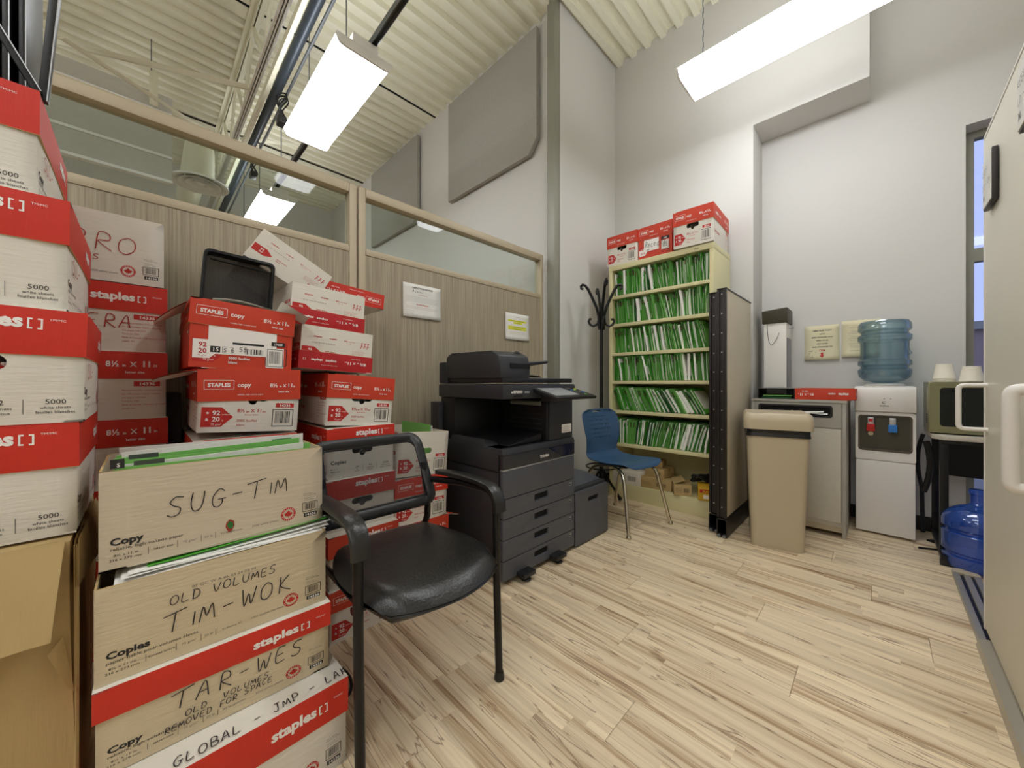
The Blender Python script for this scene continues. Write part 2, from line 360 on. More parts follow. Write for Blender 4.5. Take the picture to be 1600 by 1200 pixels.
class Decal:
    def __init__(s): s.items = []
    def poly(s, pts, fs, m, layer): s.items.append((pts, fs, m, layer)); return s
    def text(s, t, x, y, size, m=0, bold=0, align='l', sx=1.0, rot=0, layer=0):
        vs, fs, w = text_poly(t, bold); w *= size*sx
        ox = x-(w if align == 'r' else w/2 if align == 'c' else 0)
        px, py = (x, y)
        pts = [(ox+a*size*sx, y+b*size) for a, b in vs]
        if rot: c, q = cos(rot), sin(rot); pts = [(px+(a-px)*c-(b-py)*q, py+(a-px)*q+(b-py)*c) for a, b in pts]
        return s.poly(pts, fs, m, layer)
    def rect(s, x0, y0, x1, y1, m, layer=0):
        nx = max(1, int(abs(x1-x0)/.025)); ny = max(1, int(abs(y1-y0)/.025))
        return s.poly([(x0+(x1-x0)*i/nx, y0+(y1-y0)*j/ny) for j in range(ny+1) for i in range(nx+1)], [(j*(nx+1)+i, j*(nx+1)+i+1, (j+1)*(nx+1)+i+1, (j+1)*(nx+1)+i) for j in range(ny) for i in range(nx)], m, layer)
    def frame(s, x0, y0, x1, y1, t, m, layer=0):
        s.rect(x0, y0, x1, y0+t, m, layer); s.rect(x0, y1-t, x1, y1, m, layer); s.rect(x0, y0, x0+t, y1, m, layer); return s.rect(x1-t, y0, x1, y1, m, layer)
    def shape(s, pts, m, layer=0):
        tri = tessellate_polygon([[Vector((a, b, 0)) for a, b in pts]]); fs = []
        for t in tri:
            a, b, c = [Vector(pts[i]) for i in t]
            fs.append(tuple(t) if (b-a).cross(c-a) > 0 else tuple(t[::-1]))
        return s.poly(pts, fs, m, layer)
    def barcode(s, x0, y0, x1, y1, m=0, layer=0, frame=True, seed=1):
        R = random.Random(seed); w = x1-x0; h = y1-y0
        if frame: s.frame(x0, y0, x1, y1, w*.035, m, layer); x0 += w*.14; x1 -= w*.14; y0 += h*.18; y1 -= h*.12
        x = x0; u = (x1-x0)/46
        while x < x1-u*2:
            k = R.choice((1, 1, 2, 3)); s.rect(x, y0, min(x+u*k*.8, x1), y1, m, layer); x += u*(k+R.choice((1, 1, 2)))
        return s
    def lines(s, x0, y0, w, n, lh, m, size, seed=1):
        R = random.Random(seed); word = ['mill', 'paper', 'made in', 'Canada', 'for', 'office', 'size', 'sheets', 'fabriqué au', 'par', 'the', 'supply', 'white']
        for i in range(n):
            t = ''; 
            while len(t)*size*.5 < w*R.uniform(.75, 1): t += R.choice(word)+' '
            s.text(t.strip(), x0, y0-i*lh, size, m)
        return s
    def hand(s, t, x, y, h, m=0, w=.0022, slant=.1, sp=1.0, aspect=.75, rise=0, rough=1):
        cx = x; R = random.Random(len(t)+int(h*1e4))
        for ch in t:
            dy = R.uniform(-.06, .06)*h*rough
            for st in HW.get(ch, []):
                pts = [Vector((cx+(a*aspect+slant*b)*h, y+b*h+dy+rise*(cx-x))) for a, b in st]
                fine = []
                for i in range(len(pts)-1):      # Catmull-Rom
                    p0 = pts[max(i-1, 0)]; p1 = pts[i]; p2 = pts[i+1]; p3 = pts[min(i+2, len(pts)-1)]
                    for k in range(4):
                        q = k/4; fine.append(.5*((2*p1)+(p2-p0)*q+(2*p0-5*p1+4*p2-p3)*q*q+(3*p1-p0-3*p2+p3)*q**3))
                fine.append(pts[-1]); V = []; F = []
                for i, p in enumerate(fine):
                    d = fine[min(i+1, len(fine)-1)]-fine[max(i-1, 0)]
                    if d.length < 1e-9: d = Vector((1, 0))
                    d.normalize(); nn = Vector((-d.y, d.x))*w*.5; V += [tuple(p-nn), tuple(p+nn)]
                    if i: F.append((2*i-2, 2*i, 2*i+1, 2*i-1))
                s.poly(V, F, m, 9)
            cx += h*aspect*1.25*sp if ch not in 'Ii.' else h*aspect*.6*sp
        return s
    def badge(s, x, y, r, m=2, layer=0):
        N = 28
        for ra, rb in ((1, .72), ):
            V = [(x+r*ra*cos(2*pi*i/N), y+r*ra*sin(2*pi*i/N)) for i in range(N)]+[(x+r*rb*cos(2*pi*i/N), y+r*rb*sin(2*pi*i/N)) for i in range(N)]
            s.poly(V, [(i, (i+1) % N, N+(i+1) % N, N+i) for i in range(N)], m, layer)
        for i in range(20):
            if i % 10 in (0, ): continue
            a = 2*pi*i/20; c = (x+r*.86*cos(a), y+r*.86*sin(a)); q = r*.045
            s.rect(c[0]-q, c[1]-q, c[0]+q, c[1]+q, 3, layer+1)
        h = [(0, .6), (.13, .38), (.26, .45), (.2, .12), (.36, .28), (.4, .18), (.58, .2), (.5, .02), (.58, -.06), (.28, -.28), (.32, -.38), (.04, -.33), (.03, -.6)]
        pts = h+[(-a, b) for a, b in h[::-1][:-1]]
        return s.shape([(x+a*r*.95, y+b*r*.95) for a, b in pts][::-1], m, layer)
    def place(s, mb, face, off=.0006):
        for pts, fs, m, ly in s.items: mb.add([face(a, b, off+ly*.0002) for a, b in pts], fs, m)
INK = ['ink_black', 'ink_grey', 'ink_red', 'ink_white', 'marker', 'marker_red', 'tab_red', 'paper_yellow', 'folder_dark']
# ================================================================== SETTING
CEIL = 4.42; XL, XR, YF = -7.6, 2.0, -3.2; DX = -2.0; PX = -2.117
def S(o): o['kind'] = 'structure'; return o
# floor with its boards
fl = S(MB().box((XL-.1, YF-.1, -.12), (XR+.1, 4.0, -.006)).build('floor', 'kraft_dark'))
PW = .1875; bm_ = {}
def plank_mesh(L):
    k = round(L, 3)
    if k not in bm_:
        g = .0006; b = .0016; m = MB()
        a = (g, g); c = (L-g, PW-g)
        m.hexa([(a[0], a[1], -.0058), (c[0], a[1], -.0058), (c[0], c[1], -.0058), (a[0], c[1], -.0058)], [(a[0], a[1], -.001), (c[0], a[1], -.001), (c[0], c[1], -.001), (a[0], c[1], -.001)])
        m.hexa([(a[0], a[1], -.001), (c[0], a[1], -.001), (c[0], c[1], -.001), (a[0], c[1], -.001)], [(a[0]+b, a[1]+b*.5, 0), (c[0]-b, a[1]+b*.5, 0), (c[0]-b, c[1]-b*.5, 0), (a[0]+b, c[1]-b*.5, 0)])
        bm_[k] = m.mesh('plank', 'plank_wood')
    return bm_[k]
R = random.Random(11); LP = 1.215
for r in range(26):
    y = .945-PW*9+r*PW
    if y > 3.86: break
    x = -2.2; x0 = -1.087-LP*2+((r-8) * .43 % 1)*LP
    while x0 < 1.9:
        a = max(x0, -2.1); e = min(x0+LP, 1.95)
        if e-a > .03: link('plank', plank_mesh(e-a), fl, (a, y, 0))
        x0 += LP
# walls
T = .12
def shell(name, a, b, m='wall_paint'): return S(MB().box(a, b).build(name, m))
w = MB(); w.plate((0, 3.55, 0), (1, 0, 0), (0, 0, 1), [(-2.12, 0), (-.738, 0), (-.738, 3.157), (-.05, 3.157), (-.05, CEIL), (-2.12, CEIL)], [], .32)
S(w.build('wall_back', 'wall_paint', bevel=.004, seg=2))
WX0, WX1, WZ0, WZ1 = .404, 1.75, .14, 2.75
w = MB(); w.plate((0, 3.87, 0), (1, 0, 0), (0, 0, 1), [(-.9, 0), (XR, 0), (XR, CEIL), (-.9, CEIL)], [[(WX0, WZ0), (WX1, WZ0), (WX1, WZ1), (WX0, WZ1)]], .26)
S(w.build('wall_recess', 'wall_paint'))
shell('wall_left', (DX-T, 2.6, 0), (DX, 3.6, CEIL))
shell('wall_far_left', (XL-T, YF, 0), (XL, 2.8, CEIL))
w = MB(); w.box((XL, 2.6, 0), (DX-T, 2.6+T, CEIL)); S(w.build('wall_side', 'wall_paint'))
shell('wall_right', (XR, YF, 0), (XR+T, 4.0, CEIL)); shell('wall_front', (XL, YF-T, 0), (XR, YF, CEIL))
# baseboards
def base(name, a, b): S(MB().box(a, b).build(name, 'brown_strip', bevel=.004))
base('baseboard_back', (-2.0, 3.538, 0), (-.738, 3.55, .1)); base('baseboard_recess', (-.73, 3.857, 0), (XR, 3.87, .1)); base('baseboard_left', (-2.0, 2.6, 0), (-1.988, 3.55, .1))
# metal post at the wall corner
c = MB(); c.box((-2.082, 2.52, 0), (-2.0, 2.6, CEIL)); S(c.build('trim_1', 'column_grey', bevel=.006))
# window: frame, mullion, glass
wf = MB(); y0, y1 = 4.0, 4.07
wf.plate((0, y0, 0), (1, 0, 0), (0, 0, 1), [(WX0, WZ0), (WX1, WZ0), (WX1, WZ1), (WX0, WZ1)], [[(WX0+.05, WZ0+.05), (WX1-.05, WZ0+.05), (WX1-.05, 1.86), (WX0+.05, 1.86)], [(WX0+.05, 1.95), (WX1-.05, 1.95), (WX1-.05, WZ1-.05), (WX0+.05, WZ1-.05)]], .06)
wo = S(wf.build('window_1', 'column_grey', bevel=.004))
link('pane', MB().box((WX0+.05, 4.028, WZ0+.05), (WX1-.05, 4.034, 1.86)).mesh('pane', 'window_glass'), wo)
link('pane', MB().box((WX0+.05, 4.028, 1.95), (WX1-.05, 4.034, WZ1-.05)).mesh('pane', 'window_glass'), wo)
# outside
mat('asphalt', (120, 118, 116), .9); mat('brick_wall', (158, 138, 130), .9); mat('sign_red', (196, 70, 60), .6)
S(MB().box((-25, 4.4, -.3), (60, 60, -.2)).build('ground', 'asphalt'))
bd = empty('building', (9, 22, -.2), label='pinkish brick building with a red sign seen through the window', cat='building')
MB().box((-12, 0, 0), (14, 8, 3.2)).build('wall', 'brick_wall', bd); MB().box((-12.2, -.2, 3.2), (14.2, 8.2, 3.5)).build('parapet', 'column_grey', bd)
sg = MB().box((-6, -.15, 1.3), (2, 0, 2.3)).build('sign', 'ink_white', bd)
for i in range(3):
    MB().box((-11+i*8.7, -.05, .9), (-8+i*8.7, .02, 2.6)).build('window', 'screen_dark', bd)
dd = Decal().text('R', 0, 0, .8, 0, 2); mm = MB(); dd.place(mm, lambda a, b, o: (-4.8+a, -.15-.004-o, 1.5+b)); dd = Decal().text('R', 0, 0, .8, 0, 2); dd.place(mm, lambda a, b, o: (-1.5+a, -.15-.004-o, 1.5+b)); mm.build('letters', 'sign_red', sg)
# ceiling deck: corrugated, ribs along Y
w = MB(); prof = []; x = XL; P = .1524
while x < XR+P:
    prof += [(x, -.014), (x+.052, -.014), (x+.062, .038), (x+P-.010, .038)]; x += P
V = []; F = []
for i, (x, z) in enumerate(prof): V += [(x, YF-.1, CEIL+z-.038), (x, 4.1, CEIL+z-.038)]
for i in range(len(prof)-1): F.append((2*i, 2*i+1, 2*i+3, 2*i+2))
w.add(V, F); S(w.build('ceiling', 'deck_paint')); S(MB().box((XL-.2, YF-.2, CEIL+.002), (XR+.2, 4.2, CEIL+.1)).build('roof', 'deck_paint'))
for i, x in enumerate((-6.15, -3.98)):          # side laps of the deck sheets
    t = MB(); t.box((x-.14, YF, CEIL-.05), (x, 2.6, CEIL-.036)); t.box((x+.004, YF, CEIL-.046), (x+.022, 2.6, CEIL-.037), 1)
    S(t.build('trim_%d' % (i+2), ['deck_paint', 'void']))
# ------------------------------------------------------------------ joists
def joist(y, x0, x1, label, cats='roof joist'):
    zt, zb = 4.36, 3.75
    r = empty('roof_joist', ((x0+x1)/2, y, zb), label=label, cat='joist', group='open web roof joists')
    t = MB(); t.box((x0, y-.055, zt-.006), (x1, y-.006, zt)); t.box((x0, y+.006, zt-.006), (x1, y+.055, zt)); t.box((x0, y-.012, zt-.05), (x1, y-.006, zt)); t.box((x0, y+.006, zt-.05), (x1, y+.012, zt))
    t.build('top_chord', 'steel_cream', r, world=True)
    t = MB(); t.box((x0, y-.032, zb), (x1, y+.032, zb+.008)); t.box((x0, y-.012, zb), (x1, y-.006, zb+.045)); t.box((x0, y+.006, zb), (x1, y+.012, zb+.045))
    t.build('bottom_chord', 'steel_white', r, world=True)
    n = int((x1-x0)/.42); s = (x1-x0)/n
    for i in range(n):
        a, b = (zb+.01, zt-.03) if i % 2 else (zt-.03, zb+.01)
        MB().tube([(x0+i*s, y, a), (x0+(i+1)*s, y, b)], .017, 6).build('web_bar', 'steel_cream', r, world=True)
joist(.715, XL, XR, 'white open web roof joist running above the glass of the partition')
joist(-1.15, XL, XR, 'white open web roof joist at the upper left behind the hanging baffles')
# bracing bars
def bar(p, q, wd, name, label, grp=None, m='steel_cream'):
    p, q = Vector(p), Vector(q); r = tag(MB().tube([p-p, q-p], wd, 4, flat=.35).build(name, m), label, 'brace', grp); r.location = p
bar((-4.12, .69, 3.76), (-5.6, -1.1, 4.17), .045, 'brace_bar', 'long cream steel brace crossing from the joist to the upper left')
bar((-4.15, -.42, 3.51), (-5.3, .712, 3.752), .03, 'brace_bar', 'thin cream steel brace sloping down across the grey baffle')
bar((-4.9, .065, 4.0), (-4.9, .065, 3.68), .03, 'brace_bar', 'short upright cream brace in front of the grey baffle')
bar((-5.1, 2.6, 4.37), (-5.05, .76, 3.76), .035, 'brace_bar', 'flat cream brace running from the side wall down to the joist')
# dark sprinkler/cable run with conduit
r = empty('cable_run', (-3, .82, 3.62), label='dark grey pipe and conduit run hanging beside the roof joist', cat='pipe')
MB().tube([(XL, .83, 3.62), (XR, .83, 3.62)], .038, 12).build('pipe', 'cable_pipe' if 'cable_pipe' in MATS else mat('cable_pipe', (58, 66, 74), .4, .4), r, world=True, smooth=True)
MB().tube([(XL, .90, 3.6), (XR, .90, 3.6)], .012, 8).build('conduit', 'galvanised', r, world=True, smooth=True)
MB().box((XL, .745, 3.585), (XR, .775, 3.65)).build('channel', 'steel_cream', r, world=True)
for i, x in enumerate((-3.75, -4.95)):
    t = tag(empty('cable_loop', (x, .86, 3.5), label=('coil of black cable hanging from the pipe above the partition', 'coil of cable on the pipe seen through the partition glass')[i], cat='cable'))
    t = bpy.data.objects.get(t.name)
    for k in range(3):
        c = [(.0+.07*cos(a)*(1-.2*k), .03*sin(a*2)+.01*k, .1*sin(a)-.02*k) for a in [2*pi*j/20 for j in range(20)]]
        MB().tube(c, .006, 6, closed=True).build('coil', 'cable', t, smooth=True)
    MB().box((-.05, -.03, -.18), (.05, .03, -.12)).build('plug', 'cable', t, bevel=.006)
# strut channel carrying the lamps
r = empty('strut_channel', (-3, 1.1, 3.34), label='galvanised strut channel carrying the row of ceiling lamps', cat='rail')
t = MB(); t.box((XL, 1.08, 3.32), (XR-.1, 1.084, 3.36)); t.box((XL, 1.116, 3.32), (XR-.1, 1.12, 3.36)); t.box((XL, 1.08, 3.356), (XR-.1, 1.12, 3.36)); t.build('channel', 'galvanised', r, world=True)
for x in (-7, -5.9, -4.8, -3.8, -2.9, -1.5, 0, 1.2): MB().tube([(x, 1.1, 3.36), (x, 1.1, CEIL-.02)], .005, 6).build('hanger_rod', 'galvanised', r, world=True)
# ------------------------------------------------------------------ lamps
def lamp(x0, x1, y0, y1, label, grp='fluorescent ceiling lamps', strutted=True, z=3.2):
    L = x1-x0; w_ = y1-y0; r = empty('ceiling_lamp', (x0, y0, z), label=label, cat='lamp', group=grp)
    MB().box((0, w_/2-.085, .06), (L, w_/2+.085, .12)).build('housing', 'white_plastic', r, bevel=.004)
    p = [(0, .055), (.02, .012), (.05, 0), (w_-.05, 0), (w_-.02, .012), (w_, .055), (w_-.01, .06), (.01, .06)]
    V = [(.012, y, h) for y, h in p]+[(L-.012, y, h) for y, h in p]; n = len(p)
    MB().add(V, [(i, i+n, (i+1) % n+n, (i+1) % n) for i in range(n)]+[tuple(range(n)), tuple(range(n, 2*n))[::-1]]).build('diffuser', 'diffuser', r)
    q = [(0, .062), (-.004, .045), (.018, .004), (.05, -.004), (w_-.05, -.004), (w_-.018, .004), (w_+.004, .045), (w_, .062)]
    for x in (0, L-.014):
        V = [(x, y, h) for y, h in q]+[(x+.014, y, h) for y, h in q]; n = len(q)
        MB().add(V, [(i, (i+1) % n, (i+1) % n+n, i+n) for i in range(n)]+[tuple(range(n))[::-1], tuple(range(n, 2*n))]).build('end_cap', 'white_plastic', r)
    for x in (.12, L-.12):
        if strutted: MB().box((x-.02, w_/2-.03, .12), (x+.02, w_/2+.03, .16)).build('bracket', 'galvanised', r)
        else:
            t = MB()
            for k in range(26): t.tube([(x, w_/2+(.005 if k % 2 else -.005), .12+k*.042), (x, w_/2+(.005 if k % 2 else -.005), .12+k*.042+.044)], .0035, 5)
            t.build('chain', 'galvanised', r)
lamp(-3.68, -2.42, .86, 1.23, 'long glowing ceiling lamp above the partition, nearest of the row beyond it')
lamp(-6.25, -4.99, .95, 1.32, 'glowing ceiling lamp seen through the left pane of the partition')
lamp(-1.02, .24, 2.66, 3.03, 'glowing lamp on chains above the filing shelf at top right', strutted=False)
lamp(-.86, .36, 1.0, 1.36, 'ceiling lamp above the camera, mirrored in the partition glass')
lamp(-3.4, -2.2, -1.7, -1.34, 'unseen fill lamp added beyond the partition on the left')  # out of view, added to fill the space beyond the partition
lamp(-.9, .3, -1.3, -.94, 'unseen fill lamp added behind the camera')  # added fill from the camera side, never in frame
lamp(.55, 1.75, -1.3, -.94, 'unseen fill lamp added right of the camera'); lamp(-.9, .3, -2.7, -2.34, 'rearmost unseen fill lamp added behind the camera')  # two more unseen fixtures added as fill
lamp(-6.2, -5.0, -1.7, -1.34, 'unseen fill lamp added far left beyond the partition')  # unseen, added to brighten the far space
# ------------------------------------------------------------------ acoustic panels on the side wall
def wall_panel(x0, x1, z0, z1, label, dk=False):
    c = .05; r = empty('acoustic_panel', ((x0+x1)/2, 2.57, (z0+z1)/2), label=label, cat='acoustic panel', group='grey acoustic panels on the side wall')
    pts = [(x0, z0), (x1-c*2, z0), (x1, z0+c*2.4), (x1, z1), (x0, z1)]
    MB().plate((0, 2.535, 0), (1, 0, 0), (0, 0, 1), pts, [], .045).build('felt_board', 'panel_grey', r, world=True, bevel=.006)
    MB().box((x0+.06, 2.58, z0+.05), (x1-.12, 2.6, z1-.05)).build('mounting_rail', 'column_grey', r, world=True)
wall_panel(-3.6, -2.22, 3.16, 4.3, 'large grey acoustic panel high on the side wall nearest the metal post')
wall_panel(-5.68, -4.3, 3.16, 4.3, 'grey acoustic panel on the side wall partly behind the partition glass')
# hanging baffles upper left
def baffle(z0, z1, label, y0=-1.6, y1=.2, x=-5.0):
    r = empty('hanging_baffle', (x, (y0+y1)/2, (z0+z1)/2), label=label, cat='baffle', group='grey baffles hanging beyond the partition')
    MB().box((x-.03, y0, z0), (x+.03, y1, z1)).build('felt_board', 'baffle_grey', r, world=True, bevel=.006)
    MB().box((x-.033, y0, z0-.028), (x+.033, y1, z0-.002)).build('edge_strip', 'steel_white', r, world=True)
    for y in (y0+.3, y1-.15): MB().tube([(x, y, z1), (x, y, CEIL-.02 if z1 > 3.6 else (3.67 if z1 > 3.4 else 3.248))], .004, 5).build('hanging_wire', 'galvanised', r, world=True)
baffle(3.70, 3.85, 'narrow grey felt baffle hanging at the upper left above the partition rail'); baffle(3.275, 3.515, 'upper grey felt baffle seen through the partition glass'); baffle(3.04, 3.245, 'lower grey felt baffle seen through the partition glass')
# duct with diffuser, set behind the glass to stand for its reflection
r = empty('mirrored_diffuser', (-5.22, .43, 3.2), label='round white air diffuser on a cream duct standing in for a reflection in the left pane', cat='air vent')
MB().tube([(-5.22, .43, 3.24), (-5.22, .43, 3.5)]+arc((-5.22, .43, 3.52), (-5.22, .43, 3.60), (-5.36, .43, 3.60), 6)+[(-6.8, .43, 3.60)], .125, 24).build('duct', 'steel_cream', r, world=True, smooth=True)
MB().lathe([(.13, .05), (.20, .015), (.25, -.005), (.252, -.02), (.235, -.018), (.19, .0), (.15, .03)], (-5.22, .43, 3.2), 36, cap=False).build('outer_cone', 'steel_white', r, world=True, smooth=True)
for q in (.185, .125, .065): MB().lathe([(q*.55, .03), (q*.85, .0), (q, -.022), (q*.93, -.022), (q*.7, .004), (q*.5, .03)], (-5.22, .43, 3.2), 30, cap=False).build('cone_ring', 'steel_white', r, world=True, smooth=True)
MB().lathe([(.001, -.02), (.03, -.018), (.04, -.01), (.001, .01)], (-5.22, .43, 3.2), 20).build('centre_cap', 'steel_white', r, world=True, smooth=True)
# ------------------------------------------------------------------ office partition
def partition(y0, y1, label, z1=2.17, zg=1.80):
    r = empty('office_partition', (PX-.035, (y0+y1)/2, 0), label=label, cat='partition', group='wood laminate office partitions with glass tops')
    x0, x1 = PX-.07, PX; rw = .042
    F_ = lambda nm, a, b, bv=.008: MB().box(a, b).build(nm, 'frame_tan', r, world=True, bevel=bv)
    F_('post', (x0, y0, 0), (x1, y0+rw, z1)); F_('post', (x0, y1-rw, 0), (x1, y1, z1)); F_('top_rail', (x0, y0+rw, z1-.05), (x1, y1-rw, z1))
    F_('middle_rail', (x0, y0+rw, zg-.012), (x1, y1-rw, zg+.028)); F_('bottom_rail', (x0, y0+rw, .02), (x1, y1-rw, .1), .006)
    MB().box((x0+.01, y0+rw, .1), (x1-.006, y1-rw, zg-.012)).build('laminate_panel', 'wood_laminate', r, world=True)
    MB().box((PX-.038, y0+rw-.004, zg+.02), (PX-.032, y1-rw+.004, z1-.045)).build('pane', 'pane_glass', r, world=True)
    MB().box((x0+.004, y0+.002, z1), (x1-.004, y1-.002, z1+.004)).build('top_cap', 'frame_tan', r, world=True)
partition(-.75, .862, 'wide glass topped laminate partition behind the box stacks on the left', 2.165, 1.79)
partition(.872, 2.515, 'glass topped laminate partition behind the black copier with two notices', 2.165, 1.79)
# notices on the partition
def face_x(x, y0, z0): return lambda a, b, o: (x+o, y0+a, z0+b)
def face_y(y, x0, z0): return lambda a, b, o: (x0+a, y-o, z0+b)
def paper_sheet(face, w_, h_, d, name, label, cat, m='paper', curl=.008, grp=None):
    bend = lambda a, b: curl*max(0, (1-b/h_)-.6)**2*3
    g = MB(); g.grid(lambda u, v: face(u*w_, v*h_, .001+bend(u*w_, v*h_)), 4, 8); o = tag(g.build(name, m, smooth=True), label, cat, grp)
    me = o.data; md = MB(); d.place(md, lambda a, b, q: face(a, b, .0012+bend(a, b)+q)); md.build('print', INK, o)
    s_ = o.modifiers.new('t', 'SOLIDIFY'); s_.thickness = .0006; s_.offset = -1
    return o
d = Decal(); w_ = .2794; h_ = .2159
d.text('INSPECTION NOTICE', w_/2, .186, .0155, 0, 1, 'c'); d.hand('A', .065, .163, .016, 4, .0016); d.hand('lectes.', .085, .163, .012, 4, .0014, .3, .9)
d.text('____________', .16, .165, .008, 1); d.text('Treatment Required', w_/2, .147, .0085, 6, 0, 'c')
for i in range(5): d.rect(.018, .134-i*.008, .262-(i % 2)*.006, .1347-i*.008, 1)
d.text('Do Not Remove', w_/2, .082, .013, 2, 1, 'c'); d.rect(.02, .068, .26, .0688, 6); d.rect(.02, .058, .255, .0587, 6)
for i in range(3): d.rect(.02, .042-i*.011, .08, .0427-i*.011, 1)
paper_sheet(face_x(PX+.001, 1.148, 1.455), w_, h_, d, 'inspection_notice', 'white inspection notice sheet on the partition above the box stacks', 'notice')
d = Decal(); d.text('FILE NOTICE', w_/2, .185, .008, 1, 0, 'c')
d.rect(.03, .148, .245, .162, 7); d.rect(.09, .132, .2, .146, 7); d.text('PLEASE DO NOT LEAVE FILES HERE', w_/2, .151, .0095, 0, 0, 'c', layer=1); d.text('PLACE IN TRAY', w_/2, .135, .009, 0, 0, 'c', layer=1); d.rect(.06, .122, .21, .1228, 1)
d.rect(.03, .098, .245, .112, 7); d.rect(.03, .082, .245, .096, 7); d.text('ALL PAPER MUST BE RETURNED', w_/2, .101, .0095, 0, 0, 'c', layer=1); d.text('TO THE FILING SHELF', w_/2, .085, .0095, 0, 0, 'c', layer=1)
for i in range(3): d.rect(.04, .066-i*.009, .24, .0668-i*.009, 6)
paper_sheet(face_x(PX+.001, 2.04, 1.385), w_, h_, d, 'highlighted_notice', 'white sheet with yellow highlighted lines pinned above the copier', 'notice')
d = Decal(); w2, h2 = .2159, .2794
for i, (t, s_, b) in enumerate((('LMIA FILES THAT', .0155, 1), ('HAVE', .0135, 1), ('BEEN SCANNED AND', .0135, 1), ('NEED TO BE', .0135, 1), ('UPLOADED', .0135, 1), ('AND ATTACHED TO', .0135, 1))): d.text(t, w2/2+.004, .232-i*.0262, s_, 0, b, 'c')
d.text('CRM', w2/2+.004, .071, .019, 2, 1, 'c'); d.shape([(.104, .06), (.119, .06), (.119, .035), (.127, .035), (.1115, .02), (.096, .035), (.104, .035)][::-1], 2)
d.hand('ARE', .03, .068, .009, 4, .0012, rise=.15); d.hand('(cAn not)', .016, .05, .008, 4, .001, rise=.15); d.hand('Act to', .018, .03, .008, 4, .001, rise=.15); d.hand('CRM', .035, .018, .009, 4, .0012, rise=.15)
paper_sheet(face_y(3.869, -.442, 1.218), w2, h2, d, 'filing_notice', 'cream notice with a red arrow on the wall above the red box lid', 'notice', 'paper_cream', .03)
d = Decal(); d.text('OFFICE NOTICE', .135, .245, .0085, 0, 0, 'c')
for i in range(14):
    if i in (1, 4, 8, 12): continue
    d.rect(.04+(i % 3)*.006, .222-i*.0135, .19, .2235-i*.0135, 1)
paper_sheet(face_y(3.869, -.212, 1.235), w2, h2, d, 'printed_notice', 'cream printed sheet on the wall partly behind the water bottle', 'notice', 'paper_cream', .04)
# ================================================================== CARTONS
BL, BW, BH, LH = .44, .288, .215, .086
def bulge(a, b, w_, h_, amp): return amp*sin(pi*min(max(a/w_, 0), 1))*sin(pi*min(max(b/h_, 0), 1))
def faces_of(L, W_, H, amp=.003, z0=0, out=0):
    """four faces: name -> (width, fn(a,b,off)) seen from outside"""
    x, y = L/2+out, W_/2+out; L2, W2 = 2*x, 2*y
    return {'end': (W2, lambda a, b, o: (x+bulge(a, b, W2, H, amp)+o, -y+a, z0+b)), 'back_end': (W2, lambda a, b, o: (-x-bulge(a, b, W2, H, amp)-o, y-a, z0+b)),
            'long': (L2, lambda a, b, o: (-x+a, -y-bulge(a, b, L2, H, amp)-o, z0+b)), 'back_long': (L2, lambda a, b, o: (x-a, y+bulge(a, b, L2, H, amp)+o, z0+b))}
def carton_shell(L, W_, H, z0=0, out=0, amp=.003, t=.004, top=False, inv=False, flare=0):
    """open-topped tray (or, with top, an open-bottomed lid)"""
    mb = MB(); fc = faces_of(L, W_, H, amp, z0, out); nx, nz = 10, 6
    for k, (w_, f) in fc.items():
        mb.grid(lambda u, v: f(u*w_, v*H, 0), nx, nz)
        mb.grid(lambda u, v: f((1-u)*w_+(u*2-1)*t, v*H, -t-.0002), nx, nz)
    x, y = L/2+out, W_/2+out; zb = z0+H if top else z0
    zi = zb-t if top else zb+t
    mb.box((-x, -y, min(zb, zi)), (x, y, max(zb, zi)), 2 if top else 0)
    zr = z0 if top else z0+H
    for a, b in (((-x, -y), (x, -y+t)), ((-x, y-t), (x, y)), ((-x, -y), (-x+t, y)), ((x-t, -y), (x, y))):
        mb.box((a[0], a[1], zr-.0004), (b[0], b[1], zr+.0004), 1)
    return mb, fc
_BM = {}
def cut_hole(me, fc, name, H, both=True, z=None):
    """stadium hand hole with a thumb notch through the carton end"""
    o = bpy.data.objects.new('c', me); COL.objects.link(o)
    zc = z if z is not None else .118
    pts = rrect(-.045, zc-.013, .045, zc+.013, .0125, 4)
    mb = MB(); x = BL/2
    for sgn in (1, -1):
        V = [(sgn*(x-.03), a, b) for a, b in pts]+[(sgn*(x+.03), a, b) for a, b in pts]; n = len(pts)
        F = [(i, (i+1) % n, (i+1) % n+n, i+n) for i in range(n)]+[tuple(range(n))[::-1], tuple(range(n, 2*n))]
        if sgn < 0: F = [f[::-1] for f in F]
        mb.add(V, F)
        q = [(cos(2*pi*i/12)*.013, zc-.012+sin(2*pi*i/12)*.013) for i in range(12)]; n = 12
        V = [(sgn*(x-.031), a, b) for a, b in q]+[(sgn*(x+.031), a, b) for a, b in q]
        F = [(i, (i+1) % n, (i+1) % n+n, i+n) for i in range(n)]+[tuple(range(n))[::-1], tuple(range(n, 2*n))]
        if sgn < 0: F = [f[::-1] for f in F]
        mb.add(V, F)
    c = bpy.data.objects.new('k', mb.mesh('k', 'carton_white')); COL.objects.link(c)
    md = o.modifiers.new('b', 'BOOLEAN'); md.object = c; md.operation = 'DIFFERENCE'; md.solver = 'EXACT'; md.use_self = True
    dg = bpy.context.evaluated_depsgraph_get(); dg.update(); r = bpy.data.meshes.new_from_object(o.evaluated_get(dg))
    bpy.data.objects.remove(o); bpy.data.objects.remove(c); r.name = name; return r
